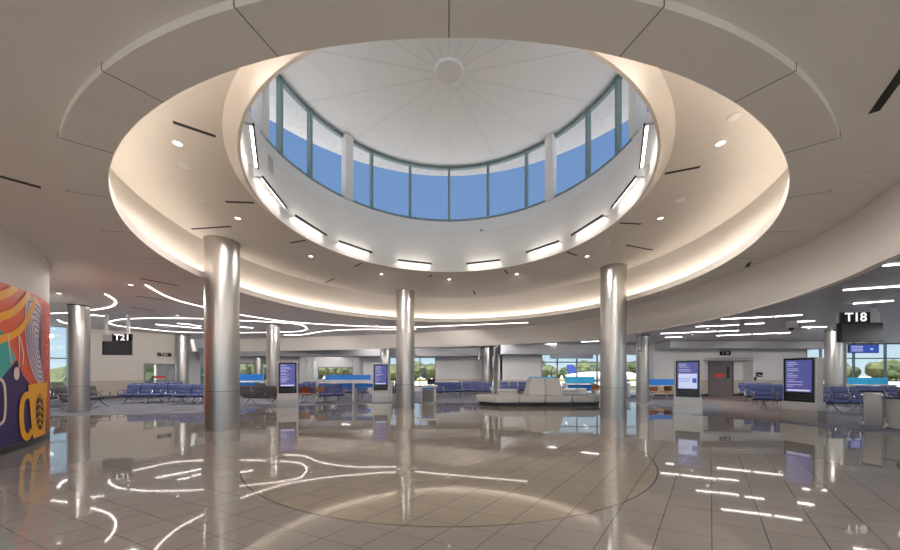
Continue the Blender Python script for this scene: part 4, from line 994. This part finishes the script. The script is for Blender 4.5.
# ------------------------------------------------------------------ fill lamps shaped as downlights, mostly added to brighten the interior
def downlight(x, y, z, power, label, r=0.055):
    t = thing('downlight', label, 'downlight', (x, y, z), 0, 'recessed fill downlights')
    bm = bmesh.new(); lathe(bm, [(r, 0.0), (r + 0.025, 0.0), (r + 0.025, -0.008), (r, -0.008), (r, 0.0)], 24); finish('trim_ring', bm, M['white'], t)
    bm = bmesh.new(); lathe(bm, [(0, -0.003), (r, -0.003)], 24); finish('lamp', bm, M['down'], t)
    la = bpy.data.lights.new('fill_beam', 'SPOT'); la.energy = power; la.color = (1.0, 0.93, 0.86); la.spot_size = math.radians(174); la.spot_blend = 0.12; la.shadow_soft_size = 0.22
    lo = bpy.data.objects.new('fill_beam', la); col.objects.link(lo); lo.parent = t; lo.location = (0, 0, -0.06)
    if y > (11.0 if z > 5 else 9.9):        # far fill lamps turned away from the viewer, keeping their glints off the floor
        az = math.atan2(x, y); d = Vector((math.sin(az) * 0.5, math.cos(az) * 0.5, -0.87))
        lo.rotation_euler = d.to_track_quat('-Z', 'Y').to_euler(); la.spot_size = math.radians(146); la.spot_blend = 0.25; la.energy = power * 1.2; t['label'] = label.replace('downlight', 'outward-aimed fill lamp')
nd = 0
def grid(points, z, power, where):
    for x, y in points: downlight(x, y, z, power, where)
grid([(-2.2, -0.6), (1.8, -0.6), (3.9, 2.2), (-3.5, -4), (2.5, -4)], Z_OUT, 78, 'added recessed downlight in the low ceiling above the viewer')
grid([(-6.4, 1.2), (-9.5, 3.5), (-9.6, 9.5), (-9.0, 12.5), (-13.0, 10.5), (-17.5, 10.5), (-12.5, 14.5), (-16.0, 14.2), (-7.6, 16.6), (-12.0, 17.6), (-15.8, 17.5), (-4.0, 17.4), (-8.5, 19.0), (0.0, 17.1)], Z_OUT, 90, 'added recessed downlight in the low ceiling left of the round cove')
grid([(4.9 * math.sin(k * PI / 6), 7.3 + 4.75 * math.cos(k * PI / 6)) for k in range(12) if k != 6], Z_TIER, 56, 'recessed downlight in the raised ceiling round the skylight')  # small lit spots exist here; the even ring is added as fill
grid([(12, 5), (18, 4), (24, 4), (14, 9.5), (19, 9.5), (25, 9.5), (11.5, 14), (16, 14), (21, 14), (26, 14), (30, 15), (12.5, 16.2), (16.8, 16.0), (21, 16.4), (25, 16.8), (17, -2), (26, -2)], Z_SLAT, 75, 'added recessed downlight in the slatted ceiling by gate T18')
grid([(9.4, 17.2), (6.7, 18.2), (3.4, 20.2), (0.6, 21.6), (-2.5, 22.4), (-6, 23.2), (-10.4, 27.5), (-11.8, 31), (-13.4, 35), (-14.0, 24.6), (-17.5, 25.1)], Z_SLAT, 75, 'added recessed downlight in the slatted ceiling beyond the fascia')

# ------------------------------------------------------------------ sky, sun, camera
w = bpy.data.worlds.new('sky'); sc.world = w; w.use_nodes = True
n, l = w.node_tree.nodes, w.node_tree.links
bg = n['Background']; tc = n.new('ShaderNodeTexCoord'); sx = n.new('ShaderNodeSeparateXYZ'); l.new(tc.outputs['Generated'], sx.inputs[0])
r = n.new('ShaderNodeValToRGB'); e = r.color_ramp.elements
e[0].position = 0.0; e[0].color = (0.72, 0.84, 0.93, 1); e[1].position = 1.0; e[1].color = (0.11, 0.22, 0.46, 1)
q = e.new(0.06); q.color = (0.60, 0.76, 0.90, 1); q = e.new(0.35); q.color = (0.165, 0.295, 0.53, 1)
l.new(sx.outputs[2], r.inputs[0]); l.new(r.outputs[0], bg.inputs[0]); bg.inputs[1].default_value = 0.56
su = bpy.data.lights.new('sun', 'SUN'); su.energy = 5.2; su.angle = 0.01; su.color = (1, 0.95, 0.87)
so = bpy.data.objects.new('sun', su); col.objects.link(so); so.rotation_euler = (math.radians(22), math.radians(-8), 0)

cam = bpy.data.cameras.new('camera'); co = bpy.data.objects.new('camera', cam); col.objects.link(co)
cam.sensor_width = 36; cam.lens = F0 / 900 * 36; cam.sensor_fit = 'HORIZONTAL'
co.location = (0, 0, EYE); co.rotation_euler = (PI / 2, 0, 0)
cam.shift_x = (450 - CX) / 900; cam.shift_y = (HZ - 275) / 900; cam.clip_start = 0.02; cam.clip_end = 2000
sc.camera = co
sc.view_settings.view_transform = 'Standard'; sc.view_settings.look = 'None'; sc.view_settings.exposure = 1.02; sc.view_settings.gamma = 1
sc.view_settings.use_curve_mapping = False
sc.cycles.max_bounces = 10; sc.cycles.diffuse_bounces = 6; sc.cycles.transparent_max_bounces = 12
sc.cycles.sample_clamp_indirect = 6
